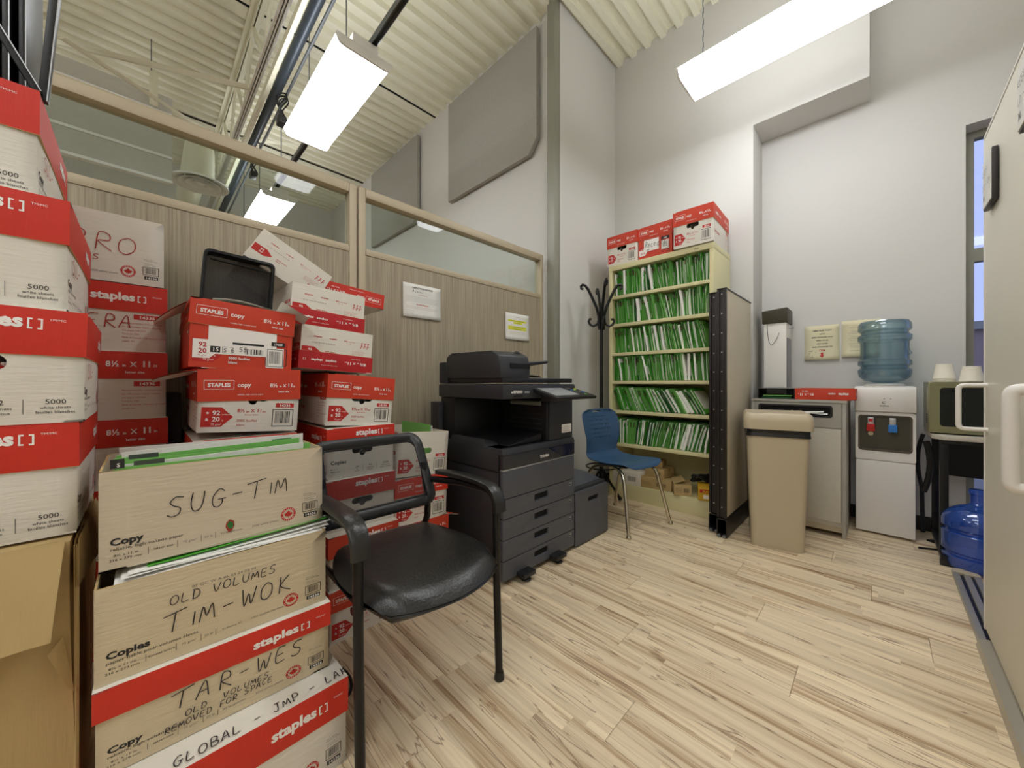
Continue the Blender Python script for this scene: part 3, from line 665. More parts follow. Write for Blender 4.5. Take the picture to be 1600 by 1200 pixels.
# ---- print layouts
def deA_end(d):
    d.text('Copies', .012, .062, .022, 0, 1); d.text('8½ x 11', .012, .038, .009, 0); d.text('letter size', .012, .028, .009, 0)
    for i, (x, a, b, c) in enumerate(((.12, '20', 'lb', 'bond'), (.178, '92', 'brightness', 'brilliance'), (.25, '5000', 'white sheets', 'feuilles blanches'))):
        d.text(a, x, .036, .0125, 0, 0, 'c', 1.15); d.text(b, x, .027, .0075, 0, 0, 'c', 1.1); d.text(c, x, .0185, .0075, 0, 0, 'c', 1.1)
    for x in (.146, .208): d.rect(x, .018, x+.0008, .045, 0)
def deA_endlid(d, H=LH): d.text('staples', .212, H-.036, .033, 3, 2, 'r', 1.05); brk(d, .217, H-.0385, .020, 3); d.text('TM/MC', .245, H-.021, .0055, 3, 0, 'l', 1.3)
def brk(d, x, y, s, m):
    t = s*.14
    for sx in (0, 1):
        x0 = x+(s*1.0 if sx else 0); k = -1 if sx else 1
        d.rect(min(x0, x0+k*t), y, max(x0, x0+k*t), y+s, m); d.rect(min(x0, x0+k*s*.34), y, max(x0, x0+k*s*.34), y+t, m); d.rect(min(x0, x0+k*s*.34), y+s-t, max(x0, x0+k*s*.34), y+s, m)
def deA_long(d, fr=False):
    a = ('Copies', 'papier fiable pour volumes élevés', '8½ x 11 po', '216 x 279 mm', 'format lettre', '75 g/m²', '20 lb', 'brillance 92', '5000 feuilles blanches') if fr else ('Copy', 'reliable, high-volume paper', '8½ x 11 in', '216 x 279 mm', 'letter size', '75 g/m²', '20 lb', '92 brightness', '5000 white sheets')
    d.text(a[0], .016, .053, .0205, 0, 2, 'l', 1.12); d.text(a[1], .016, .0415, .0098, 0, 0, 'l', 1.1)
    d.text(a[2], .04, .0285, .0075, 0, 0, 'c', 1.15); d.text(a[3], .04, .0195, .0075, 0, 0, 'c', 1.15)
    xs = (.1, .145, .18, .225, .298)
    for x, t in zip(xs, a[4:]): d.text(t, x, .025, .0075, 1 if x > .14 else 0, 0, 'c', 1.1)
    for x in (.0745, .123, .166, .193): d.rect(x, .019, x+.0008, .035, 0)
    d.badge(.352, .038, .018); d.barcode(.387, .034, .427, .06, 0); d.rect(.391, .02, .425, .0305, 0); d.text('14336', .408, .0215, .0098, 3, 1, 'c', 1.2, layer=1)
    d.lines(.389, .083, .036, 2, .0045, 0, .0035); d.lines(.391, .07, .032, 2, .0045, 1, .0035, 3)
def deA_longlid(d, H=LH): d.text('staples', .368, H-.052, .033, 3, 2, 'r', 1.12); brk(d, .374, H-.0555, .021, 3); d.text('TM/MC', .41, H-.036, .006, 3, 0, 'l', 1.3)
def deB_end(d, base=2, labl=True):
    d.shape([(.008, .018), (.06, .018), (.092, .05), (.06, .082), (.008, .082)], 2)
    d.text('92', .036, .056, .021, 3, 1, 'l', 1, layer=1); d.text('brilliance', .062, .056, .0065, 3, layer=1); d.text('20', .036, .036, .021, 3, 1, layer=1); d.text('lb', .062, .036, .0065, 3, layer=1); d.text('75 g/m²', .034, .023, .009, 3, 0, layer=1)
    st = [(.024+cos(pi/2+i*pi/5)*(.005 if i % 2 == 0 else .002), .063+sin(pi/2+i*pi/5)*(.005 if i % 2 == 0 else .002)) for i in range(10)]
    d.shape(st, 3, 1); d.text('&', .019, .038, .013, 3, 1, layer=1)
    d.text('8½', .102, .066, .0165, 2, 1); d.text('po', .127, .066, .009, 2, 1); d.text('X', .141, .066, .0145, 2, 1); d.text('11', .157, .066, .0165, 2, 1); d.text('po', .175, .066, .009, 2, 1)
    d.text('format lettre', .143, .055, .0075, 2, 0, 'c'); d.text('5000 feuilles', .102, .034, .0115, 2, 0); d.text('blanc', .102, .02, .0115, 2, 0)
    d.rect(.214, .084, .272, .099, 2); d.text('14336', .243, .0865, .0125, 3, 1, 'c', 1.15, layer=1); d.barcode(.205, .016, .272, .077, 0, seed=5)
def deB_endlid(d, H=LH, two='copy', w_=BW):
    d.frame(.016, H*.36, .095, H*.36+.03, .0011, 3); d.text('STAPLES', .0555, H*.36+.0085, .0168, 3, 2, 'c', .95)
    d.text(two, .104, H*.36+.008, .0195, 3, 1); d.text('reliable, high-volume paper', .104, H*.17, .0068, 3)
    x = .198; d.text('8½', x, H*.38+.004, .019, 3, 1); d.text('in', x+.03, H*.38+.004, .009, 3, 1); d.text('X', x+.041, H*.38+.004, .0145, 3, 1); d.text('11', x+.055, H*.38+.004, .019, 3, 1); d.text('in', x+.074, H*.38+.004, .009, 3, 1)
    d.text('letter size', x+.044, H*.24, .0088, 3, 1, 'c')
def deB_long(d):
    d.rect(.36, .105, .425, .121, 2); d.text('14336', .3925, .1082, .0135, 3, 1, 'c', 1.2, layer=1)
    R2 = random.Random(4)
    for i, t in enumerate(('Manufactured for / Fabriqué pour', 'the office paper supply company,', 'one paper mill road', 'Toronto, ON', 'Made in Canada / Fabriqué au Canada', 'supply, Inc.')): d.text(t, .332, .09-i*.0115, .0072, 2)
    d.text('Copy | Copies', .03, .06, .022, 2, 1)
def deB_longlid(d, H=LH):
    d.text('staples', .12, H*.4, .024, 3, 2, 'r', 1.1); d.text('copies', .14, H*.4, .02, 3, 1); x = .30
    d.text('8½', x, H*.45, .024, 3, 1); d.text('in', x+.038, H*.45, .012, 3, 1); d.text('X', x+.056, H*.45, .022, 3, 1); d.text('11', x+.083, H*.45, .026, 3, 2); d.text('in', x+.113, H*.45, .013, 3, 1); d.text('letter size', x+.068, H*.2, .0115, 3, 1, 'c')
def deC_end(d, w_=BW):
    d.text('staples', .045, .155, .0115, 2, 1); d.text('copies', .105, .153, .0115, 2, 1); d.text('8½', .165, .15, .011, 2, 1); d.text('in x 11 in', .183, .15, .007, 2, 1); d.text('letter size', .172, .14, .0055, 2)
    d.text('07 QC W A 05 03 24 02 04', .04, .125, .0085, 1, 0, 'l', .9)
    d.shape([(.004, .06), (.05, .06), (.075, .083), (.05, .106), (.004, .106)], 2); d.text('92', .028, .087, .014, 3, 1, layer=1); d.text('20', .028, .07, .014, 3, 1, layer=1); d.text('5000 sheets', .09, .085, .009, 2, 1); d.text('blanc', .09, .074, .009, 2, 1)
    for i in range(3):
        x = .235+i*.014; d.poly([(x, .125), (x+.003, .125), (x+.008, .148), (x+.005, .148)], [(0, 1, 2, 3)], 2, 0); d.badge_dot = None
        d.shape([(x+.006+cos(2*pi*k/8)*.0035, .153+sin(2*pi*k/8)*.0035) for k in range(8)], 2)
        d.poly([(x+.003, .14), (x+.012, .134), (x+.012, .137), (x+.004, .143)], [(0, 1, 2, 3)], 2, 0)
    d.rect(.225, .062, .27, .074, 2); d.text('14336', .2475, .0645, .0085, 3, 1, 'c', layer=1); d.lines(.2, .104, .065, 4, .0075, 2, .0052)
def deC_endlid(d, H=LH):
    x = .03; d.text('8½', x, H*.42, .02, 3, 1); d.text('po', x+.031, H*.42, .009, 3, 1); d.text('X', x+.046, H*.42, .015, 3, 1); d.text('11', x+.062, H*.42, .02, 3, 1); d.text('po', x+.083, H*.42, .009, 3, 1); d.text('format lettre', x+.045, H*.2, .0075, 3, 0, 'c')
    d.text('copies', .155, H*.42, .017, 3, 1); d.text('staples', .21, H*.42, .0155, 3, 2); brk(d, .272, H*.42-.001, .0095, 3); d.text('papier fiable pour volumes', .15, H*.72, .006, 3)
STY = {'A': dict(body='carton_white', lid='carton_red', end=deA_end, endlid=deA_endlid, long=deA_long, longlid=deA_longlid, hole=True, zh=.112),
       'B': dict(body='carton_white', lid='carton_orange', end=deB_end, endlid=deB_endlid, long=deB_long, longlid=deB_longlid, hole=True, zh=.117),
       'C': dict(body='carton_white', lid='carton_crimson', end=deC_end, endlid=deC_endlid, long=deB_long, longlid=deC_endlid, hole=False),
       'R': dict(body='carton_orange', lid='carton_orange', end=deB_end, endlid=deB_endlid, long=deB_long, longlid=deB_longlid, hole=False)}
def carton(name, label, group, loc, yaw, style='A', lid='on', H=BH, tilt=(0, 0), body=True, bodymat=None, lidmat=None, french=False, lhand=None, bhand=None, two='copy', hand_face='long', L=BL, extra=None, endtext=True, lid_shift=(0, 0), lid_tilt=(0, 0, 0), cat='box', lh=LH, lidstyle=None):
    st = STY[style]; r = empty(name, loc, label=label, cat=cat, group=group, rot=(tilt[0], tilt[1], yaw), scale=(L/BL, 1, H/BH))
    z0 = .003 if lid == 'under' else 0
    if body:
        bm = bodymat or st['body']; k = ('b', style, bm)
        if k not in _BM:
            mb, fc = carton_shell(BL, BW, BH-.006, 0, 0, .003); me = mb.mesh('body', [bm, 'kraft'], smooth=True)
            if st['hole']: me = cut_hole(me, fc, 'body', BH, z=st['zh'])
            _BM[k] = me
        b = link('body', _BM[k], r, (0, 0, z0))
        k = ('bp', style, french, endtext)
        if k not in _BM:
            mb = MB(); fc = faces_of(BL, BW, BH-.006)
            for nm in ('end', 'back_end'):
                d = Decal(); st['end'](d)
                if endtext: d.place(mb, fc[nm][1])
            for nm in ('long', 'back_long'):
                d = Decal(); (st['long'](d, french) if st['long'] is deA_long else st['long'](d)); d.place(mb, fc[nm][1])
            _BM[k] = mb.mesh('print', INK)
        link('print', _BM[k], b)
        if bhand:
            d = Decal(); bhand(d); mb = MB(); d.place(mb, faces_of(BL, BW, BH-.006)[hand_face][1]); link('handwriting', mb.mesh('handwriting', INK), b)
    if lid in ('on', 'under'):
        style = lidstyle or style; st = STY[style]; lm = lidmat or st['lid']; k = ('l', lm, style, two, lh)
        if k not in _BM:
            mb, fc = carton_shell(BL, BW, lh, 0, .0045, .003, top=True); _BM[k] = mb.mesh('lid', [lm, 'kraft', 'carton_white'], smooth=True)
            mb = MB()
            for nm in ('end', 'back_end'):
                d = Decal(); (st['endlid'](d, lh, two) if st['endlid'] is deB_endlid else st['endlid'](d, lh)); d.place(mb, fc[nm][1])
            for nm in ('long', 'back_long'):
                d = Decal(); st['longlid'](d, lh); d.place(mb, fc[nm][1])
            _BM[k+('p',)] = mb.mesh('print', INK)
        if lid == 'on': l = link('lid', _BM[k], r, (lid_shift[0], lid_shift[1], BH-lh), lid_tilt)
        else: l = link('lid', _BM[k], r, (0, 0, lh), (pi, 0, 0))
        link('print', _BM[k+('p',)], l)
        if lhand:
            d = Decal(); lhand(d); mb = MB(); d.place(mb, lambda a, b, o: (-BL/2+a, -BW/2+b, lh+o+.0006)); link('handwriting', mb.mesh('handwriting', INK), l)
    return r
def at_end(x, y, yaw=0): return x, y      # centre given by front plane
# helper: boxes whose short end faces +X with front plane fx, spanning y0..: centre
def E(fx, yc, z): return (fx-BL/2, yc, z)
def Lg(fx, yc, z): return (fx-BW/2, yc, z)     # long side facing +X
G1 = 'copy paper cartons in the tall stack at the left edge'
# kraft carton
r = empty('cardboard_carton', (-1.42, -.36, 0), label='large plain brown cardboard carton with a hanging flap at the bottom left', cat='box')
mb = MB(); fx0, fy0, fz = -1.19, -.105, .708
def wob(x, y, z): return (x+.006*sin(9*z+y*7), y+.005*sin(7*z+x*5), z)
mb.grid(lambda u, v: wob(fx0, -.62+u*(.515), v*fz), 10, 12); mb.grid(lambda u, v: wob(fx0-u*.44, fy0, v*fz), 10, 12)
mb.grid(lambda u, v: wob(fx0-.44, fy0-u*.515, v*fz), 6, 6); mb.grid(lambda u, v: wob(fx0-.44+u*.44, -.62, v*fz), 6, 6)
mb.grid(lambda u, v: wob(fx0-.44+u*.44, -.62+v*.515, fz), 8, 8)
mb.build('body', 'kraft', r, world=True, smooth=True, weld=True)
mb = MB(); f = lambda u, v: (fx0+.012+.05*(1-v)*(.6+.4*u)+.004*sin(u*19+v*5), -.60+u*(.485)+.0*v-(1-v)*.012, fz+.004-(1-v)*(.205-.03*u)+.003*sin(u*9))
mb.grid(f, 16, 10); g2 = lambda u, v: tuple(Vector(f(1-u, v))-Vector((.006, 0, 0))); mb.grid(g2, 16, 10)
mb.build('front_flap', 'kraft', r, world=True, smooth=True)
mb = MB(); mb.grid(lambda u, v: (fx0+.008-u*.40, fy0+.008+.03*(1-v)*u, fz+.003-(1-v)*.10+.004*sin(u*22)), 10, 4); mb.grid(lambda u, v: (fx0+.008-(1-u)*.40, fy0+.003+.03*(1-v)*(1-u), fz+.003-(1-v)*.10+.004*sin((1-u)*22)), 10, 4); mb.build('side_flap', 'kraft', r, world=True, smooth=True)
mb = MB(); mb.add([(fx0+.01, fy0-.012, .52), (fx0+.03, fy0-.03, .50), (fx0+.02, fy0-.006, .42), (fx0+.014, fy0+.004, .40)], [(0, 1, 2, 3), (3, 2, 1, 0)]); mb.tube([(fx0+.006*sin(9*z), fy0+.005, z) for z in [i*.05 for i in range(15)]], .004, 5); mb.build('torn_edge', 'kraft', r, world=True)
# stack 1 (far left), short ends to +X
H1 = .24
for i, (x, y, z, lab) in enumerate(((-1.235, -.248, .714, 'white copy paper carton with red lid lowest on the left stack, on the brown carton'), (-1.228, -.240, .714+H1, 'white copy paper carton with flared red lid, second from the bottom of the left stack'),
        (-1.25, -.263, .714+2*H1, 'white copy paper carton with red lid, third up in the left stack'), (-1.298, -.311, .714+3*H1, 'topmost carton of the left stack, under the black trays'))):
    bh = None
    carton('paper_carton', lab, G1, E(x, y, z), rad((0, .6, 0, .5)[i]), 'A', 'on', H1, hand_face='back_long',
           bhand=(lambda d: d.hand('SUL-', .06, .085, .03, 5, .003)) if i in (1, 2, 3) else None, lid_tilt=(rad((0, -1.6, -.6, 0)[i]), 0, 0))
# black trays standing on top of stack 1
zt = .714+4*H1+.002; R = random.Random(3)
def black_tray(x, y, ang, h, lab, tl=0):
    r = empty('upright_tray', (x, y, zt), yaw=ang, label=lab, cat='tray', group='black desk tray sides stacked on the left cartons', rot=(tl, 0, ang))
    MB().box((-.11, -.0055, 0), (.11, .0055, h)).build('side_plate', 'black_plastic', r, bevel=.003)
    MB().box((.1105, .0035, .004), (.1125, .0052, h-.004)).build('edge_strip', 'silver', r)
for i in range(8):
    black_tray(-1.43-.004*(i % 3), -.305+i*.0165, rad(R.uniform(-1.5, 1.5)), .42+.02*(i % 3), 'upright black tray side on the left carton stack, %s from the left' % ('first', 'second', 'third', 'fourth', 'fifth', 'sixth', 'seventh', 'eighth')[i])
r = empty('loose_tray', (-1.312, -.166, zt+.005), label='slanted black tray side leaning at the right of the tray pile', cat='tray', rot=(rad(26), 0, 0))
MB().box((-.02, -.007, 0), (.0, .007, .42)).build('side_plate', 'black_plastic', r, bevel=.003); MB().box((.0005, .0045, 0), (.0015, .0065, .42)).build('edge_strip', 'silver', r)
r = empty('narrow_tray', (-1.335, -.162, zt), label='narrow black rail standing at the right end of the tray pile', cat='tray', rot=(rad(-4), 0, 0))
MB().box((-.02, -.008, 0), (.0, .008, .5)).build('side_plate', 'black_plastic', r, bevel=.003); MB().box((.0005, .0055, 0), (.0015, .0075, .5)).build('edge_strip', 'silver', r)
# stack 2: long sides facing +X
G2 = 'cartons stacked against the partition on the left'
z = 0; H2 = .2285
labs = ['floor level carton of the second stack, hidden low on the left', 'second carton up in the stack behind the left edge stack', 'carton in the second stack with its tag just above the file box', 'carton with red tag 14336 and red lid reading letter size, lower one', 'carton with red tag 14336 under the one lettered RA', 'white carton with red marker letters RA and red lettered lid under the PRO carton']
for i in range(6):
    if 1:
        carton('paper_carton', labs[i], G2, Lg(-1.80-.006*(i % 2), -.165, i*H2), pi/2+rad((0, 1, -1, .5, 0, 0)[i]), 'B', 'on', H2, lidstyle='A' if i == 5 else None,
               bhand=(lambda d: d.hand('ERA', .25, .075, .04, 5, .003)) if i == 5 else None, lidmat='carton_red')
# lid of box 4 shows staples: red A lid
carton('paper_carton', 'open white carton marked PRO in red marker, topmost of the second stack', G2, Lg(-1.80, -.17, 6*H2+.003), pi/2, 'A', 'none', .232, endtext=True,
       bhand=lambda d: (d.hand('PRO', .215, .09, .052, 5, .0026, aspect=.85), d.hand('TOOLS', .205, .060, .015, 5, .002, aspect=.9)))
for k in range(5):
    tag(MB().box((0, 0, 0), (.002, .28, .214+.006*(k % 3))).build('paper_sheet', 'paper'), 'white sheet standing in the open PRO carton, %s from the front' % ('first', 'second', 'third', 'fourth', 'fifth')[k], 'paper', 'papers in the open PRO carton').location = (-1.815-k*.02, -.32, 6*H2+.008)
# stack 3
G3 = 'cartons stacked in the middle against the partition'
for i, (z, H) in enumerate(((0, .212), (.213, .212), (.426, .212), (.639, .212))):
    carton('paper_carton', ('carton on the floor behind the SUG-TIM file box stack', 'carton behind the file box stack, one above the floor', 'carton behind the SUG-TIM box, third from the floor', 'red lidded carton just behind the papers of the SUG-TIM box')[i], G3, E(-1.555, .258, z), 0, 'BABB'[i], 'on', H)
carton('paper_carton', 'white carton with torn orange lid under the red labelled carton', G3, E(-1.55, .262, .868), 0, 'B', 'on', .218, tilt=(rad(-3.6), 0), lh=.108, lid_tilt=(rad(3.4), 0, 0))
r3 = carton('labelled_carton', 'all red carton with white shipping label and ragged lid, below the black mesh tray', G3, E(-1.55, .243, 1.085), 0, 'R', 'on', .218, tilt=(rad(-1.8), 0), lh=.082, lid_tilt=(rad(-2.5), 0, 0))
b = [c for c in r3.children if c.name.startswith('body')][0]
d = Decal(); d.rect(.046, .045, .238, .140, 3, 4); d.shape([(.008, .03), (.05, .03), (.07, .05), (.07, .09), (.008, .09)], 3, 4)
d.text('92', .022, .066, .021, 2, 1, layer=5); d.text('20', .022, .046, .021, 2, 1, layer=5); d.text('75 g/m²', .02, .036, .008, 2, layer=5)
d.rect(.052, .050, .078, .070, 0, 5); d.text('15', .065, .0535, .018, 3, 1, 'c', layer=6); d.frame(.083, .05, .112, .07, .0008, 0, 5); d.hand('S4E', .086, .054, .011, 4, .0016); d.hand('55', .128, .058, .013, 4, .0016)
d.lines(.05, .128, .17, 5, .009, 1, .006, 2); d.rect(.11, .08, .2, .087, 0, 5); d.barcode(.145, .05, .2, .068, 0, 5, False, 3); d.rect(.222, .085, .265, .1, 0, 5); d.text('17029', .2435, .088, .011, 3, 1, 'c', layer=6)
d.rect(.207, .008, .262, .078, 3, 5); d.barcode(.21, .012, .26, .074, 0, 6, True, 9); d.text('5000 feuilles', .1, .03, .012, 3, 1, layer=5); d.text('blanc', .1, .016, .012, 3, 1, layer=5)
mb = MB(); d.place(mb, faces_of(BL, BW, BH-.006)['end'][1]); link('shipping_label', mb.mesh('shipping_label', INK), b)['label'] = 'white shipping label with barcodes'
# torn flaps at the left of the two upper lids
def flap(parent, p0, p1, p2, p3, mt='carton_orange', name='torn_flap'):
    mb = MB(); P = [Vector(p) for p in (p0, p1, p2, p3)]
    def f(u, v):
        q = (P[0]*(1-u)+P[1]*u)*(1-v)+(P[3]*(1-u)+P[2]*u)*v; return q+Vector((.004*sin(u*11), 0, .006*sin(u*6+v*3)))
    mb.grid(f, 8, 6); mb.grid(lambda u, v: f(1-u, v)-Vector((0, 0, .004)), 8, 6, 1)
    mi = parent.matrix_basis.inverted(); mb.v = [tuple(mi @ Vector(v)) for v in mb.v]; mb.build(name, [mt, 'carton_white'], parent, smooth=True)
bpy.context.view_layer.update()
flap(r3, (-1.56, .10, 1.30), (-1.80, .10, 1.30), (-1.80, .03, 1.245), (-1.56, .02, 1.225))
r3b = [o for o in COL.objects if o.get('label', '').startswith('white carton with torn orange lid')][0]
flap(r3b, (-1.54, .12, 1.078), (-1.75, .12, 1.078), (-1.75, .03, 1.05), (-1.54, .015, 1.048))
tag(MB().grid(lambda u, v: (-1.56-u*.2, .16+v*.21+.02*u, 1.318+.008*sin(v*5)-.012*v+.005*u), 6, 6).build('loose_paper', 'paper', smooth=True), 'sheets of white paper lying on the red labelled carton', 'paper')
tag(MB().grid(lambda u, v: (-1.52-u*.16, .36+v*.09, 1.325-.05*v+.01*sin(u*6)), 6, 6).build('loose_paper', 'paper', smooth=True), 'white paper sheet sliding over the edge of the red labelled carton', 'paper')
# black mesh letter tray on edge
r = empty('mesh_tray', (-1.67, .135, 1.312), label='black mesh desk tray standing on edge on the red labelled carton', cat='tray', rot=(rad(-4), rad(-3), rad(-2)))
o = rrect(0, 0, .215, .205, .02, 5); inn = rrect(.010, .010, .205, .195, .013, 5)
MB().plate((0, 0, 0), (0, 1, 0), (0, 0, 1), o, [inn], .05).build('rim', 'black_metal', r, bevel=.003)
mb = MB(); mb.grid(lambda u, v: (-.045, .006+u*.203, .006+v*.193), 2, 2); me = mb.build('mesh_back', 'wire_mesh', r)
MB().plate((-.02, 0, 0), (0, 1, 0), (0, 0, 1), [(.02, .175), (.20, .170), (.20, .174), (.02, .179)], [], .012).build('wire_rim', 'black_metal', r)
# stack 4
G4 = 'cartons stacked right of the middle against the partition'
for i, (fx, yc, z, H, st, lab) in enumerate(((-1.53, .655, 0, .211, 'B', 'carton with red arrow on the floor behind the left legs of the black chair'), (-1.535, .66, .212, .211, 'A', 'white carton with orange lid second from the floor behind the black chair'), (-1.58, .67, .424, .211, 'A', 'carton behind the left side of the black chair mesh, third from the floor'), (-1.60, .675, .636, .211, 'A', 'carton with red lettered lid seen above the mesh back of the black chair'))):
    carton('paper_carton', lab, G4, E(fx, yc, z), rad((1, 0, -1, 0)[i]), st, 'on', H, lidmat='carton_orange' if i < 2 else None)
carton('paper_carton', 'white carton with orange lid and hand hole, above the lettered lid by the chair', G4, E(-1.62, .672, .849), 0, 'B', 'on', .218, tilt=(rad(-4.5), 0), lh=.1)
carton('half_carton', 'half height white carton standing in its upturned crimson lid, lower of two', G4, E(-1.62, .575, 1.087), 0, 'C', 'under', .178, tilt=(rad(-4), 0))
carton('half_carton', 'half height white carton in its upturned crimson lid, upper of two', G4, E(-1.63, .545, 1.262), 0, 'C', 'under', .168, tilt=(rad(-4), 0))
carton('upturned_lid_carton', 'red upturned carton lid sticking out to the right at the top of the stack', G4, E(-1.76, .725, 1.425), 0, 'R', 'under', .19, tilt=(rad(-5), rad(0)), body=False, lidmat='carton_red', L=.33)
carton('tilted_carton', 'white half height carton tipped on its corner at the top of the pile', G4, (-1.89, .392, 1.452), 0, 'C', 'none', .14, tilt=(rad(-29), 0), L=.38)
# stack 5
G5 = 'cartons between the black chair and the copier'
for i, (z, H, st, lab) in enumerate(((0, .125, 'R', 'low orange carton on the floor left of the copier'), (.126, .222, 'B', 'orange lidded carton with torn flap left of the copier'), (.349, .222, 'B', 'carton with red lettered lid left of the copier, second from its top'))):
    r5 = carton('paper_carton', lab, G5, E(-1.62, .985, z), rad((0, 1, -1)[i]), st, 'on', H, lidmat='carton_red' if i == 2 else None, tilt=(rad(-1.5), 0))
    if i == 1: bpy.context.view_layer.update(); flap(r5, (-1.62, 1.14, .34), (-1.8, 1.14, .34), (-1.8, 1.20, .30), (-1.62, 1.215, .325))
carton('open_carton', 'open white carton with a green folder inside, beside the copier', G5, E(-1.62, .985, .575), 0, 'B', 'none', .222, tilt=(rad(-4), 0))
tag(MB().box((-.3, -.001, 0), (0, .001, .225)).build('green_folder', 'folder_lime'), 'pale green folder sticking out of the open carton by the copier', 'folder').location = (-1.68, 1.07, .59)
tag(MB().box((-.3, -.004, 0), (0, .004, .222)).build('paper_bundle', 'paper'), 'bundle of white paper in the open carton by the copier', 'paper').location = (-1.69, 1.085, .585)
# dark bin behind stack 3
tag(MB().box((-2.08, .045, 0), (-1.86, .10, 1.0)).build('dark_board', mat('dark_board', (34, 34, 32), .8), bevel=.004), 'dark board standing in the gap between the second and third stacks', 'board')
# front stack F
GF = 'file cartons in the front stack with marker titles'
carton('file_carton', 'carton lidded in red at the floor, marked GLOBAL - JMP-LAK on its lid top', GF, Lg(-1.035, .17, 0), pi/2+rad(1), 'A', 'on', .232, lhand=lambda d: d.hand('GLOBAL - JMP - LAK', .09, .008, .026, 4, .0024, aspect=.62), lidmat='carton_red')
carton('file_carton', 'beige carton with red band marked TAR-WES, second from the floor', GF, Lg(-1.112, .153, .234), pi/2+rad(-1), 'A', 'on', .182, bodymat='carton_aged', lidmat='carton_red', lh=.075,
       bhand=lambda d: (d.hand('TAR-WES', .115, .090, .043, 4, .0026, aspect=.62, sp=1.15), d.hand('OLD  VOLUMES', .135, .061, .0155, 4, .0018, aspect=.7), d.hand('REMOVED FOR SPACE', .10, .036, .0155, 4, .0018, aspect=.62, rise=.04)))
f2 = carton('file_carton', 'open beige carton marked OLD VOLUMES TIM-WOK, third from the floor', GF, Lg(-1.125, .148, .417), pi/2, 'A', 'none', .205, bodymat='carton_aged', french=True, tilt=(0, rad(0)),
       bhand=lambda d: (d.text('07 QC W A 05 03 24 02 04', .15, .155, .009, 1, 0, 'l', 1.2), d.hand('OLD VOLUMES', .112, .130, .021, 4, .002, aspect=.72), d.hand('TIM-WOK', .105, .066, .044, 4, .0026, aspect=.62, sp=1.15)))
f1 = carton('file_carton', 'open white carton marked SUG-TIM full of green folders, on top of the front stack', GF, Lg(-1.165, .152, .634), pi/2, 'A', 'none', .22, bodymat='carton_dull',
       bhand=lambda d: (d.hand('SUG-TIM', .105, .092, .043, 4, .0024, aspect=.66, sp=1.1, rise=.05), d.shape([(.214, .05), (.221, .058), (.23, .052), (.231, .040), (.225, .028), (.219, .026), (.213, .040)], 6, 2), d.shape([(.216, .048), (.221, .053), (.228, .048), (.228, .038), (.223, .034), (.217, .040)], 8, 4)))
R = random.Random(21); ORD = ('first', 'second', 'third', 'fourth', 'fifth', 'sixth', 'seventh', 'eighth', 'ninth', 'tenth', 'eleventh')
def sheets(cx, y0, y1, zb, zt_, n, dx, label_p, label_f, grp, greens, tl):
    for k in range(n):
        g = k in greens; h = zt_-zb+R.uniform(-.012, .012); x = cx-k*dx
        yy0 = y0+R.uniform(0, .02); yy1 = y1-R.uniform(0, .03); mt = 'folder_lime' if g else 'paper'
        mb = MB(); wv = R.uniform(-.004, .004)
        mb.grid(lambda u, v: (x+wv*sin(u*5)+.012*v*v, yy0+(yy1-yy0)*u, zb+h*v+.008*u*(1 if k % 2 else -.6)), 8, 4); mb.grid(lambda u, v: (x-.0035+wv*sin((1-u)*5)+.012*v*v, yy1-(yy1-yy0)*u, zb+h*v+.008*(1-u)*(1 if k % 2 else -.6)), 8, 4)
        mb.grid(lambda u, v: (x-.0035*v+wv*sin(u*5)+.012, yy0+(yy1-yy0)*u, zb+h+.008*u*(1 if k % 2 else -.6)), 8, 1)
        o = empty('green_folder' if g else 'paper_bundle', (x, (yy0+yy1)/2, zb), label=(label_f if g else label_p)+', %s from the front' % ORD[k], cat='folder' if g else 'paper', group=grp+(' (folders)' if g else ' (papers)'))
        mb.build('cover' if g else 'sheets', mt, o, world=True, smooth=True)
        if g:
            tb = MB(); ty = yy0+.02 if k < 3 else yy1-.07; tb.box((x+.009, ty, zb+h-.004), (x+.0105, ty+.05, zb+h+.010)); tb.build('tab', 'folder_dark' if k > 2 else 'lead', o, world=True)
sheets(-1.185, -.05, .355, .66, .862, 11, .0225, 'white papers standing in the open SUG-TIM carton', 'lime green file folder standing in the open SUG-TIM carton', 'contents of the SUG-TIM carton', (0, 2, 3, 6), 0)
o = Decal().text('S', .008, .003, .012, 3, 1); mb = MB(); mb.box((-1.1725, -.052, .852), (-1.1715, -.03, .872), 0); o.place(mb, lambda a, b, q: (-1.1712+q, -.05+a, .852+b)); tag(mb.build('index_tab', INK), 'black index tab lettered S on the first folder of the SUG-TIM carton', 'tab')
for k in range(7):
    t = k/6; x = -1.128-k*.006
    mb = MB(); mb.grid(lambda u, v: (x-.10*v+.0, -.045+.40*u+.01*k, .617-.0+.012*sin(u*3.1+k)*v*0+.004*k-.004+.006*(1-v)*sin(u*2.6+k)), 8, 3)
    o = empty('paper_bundle', (x, .15, .6), label='white papers bulging out of the TIM-WOK carton, %s from below' % ORD[k], cat='paper', group='papers bulging from the TIM-WOK carton'); mb.build('sheets', 'paper' if k != 5 else 'folder_green', o, world=True, smooth=True)
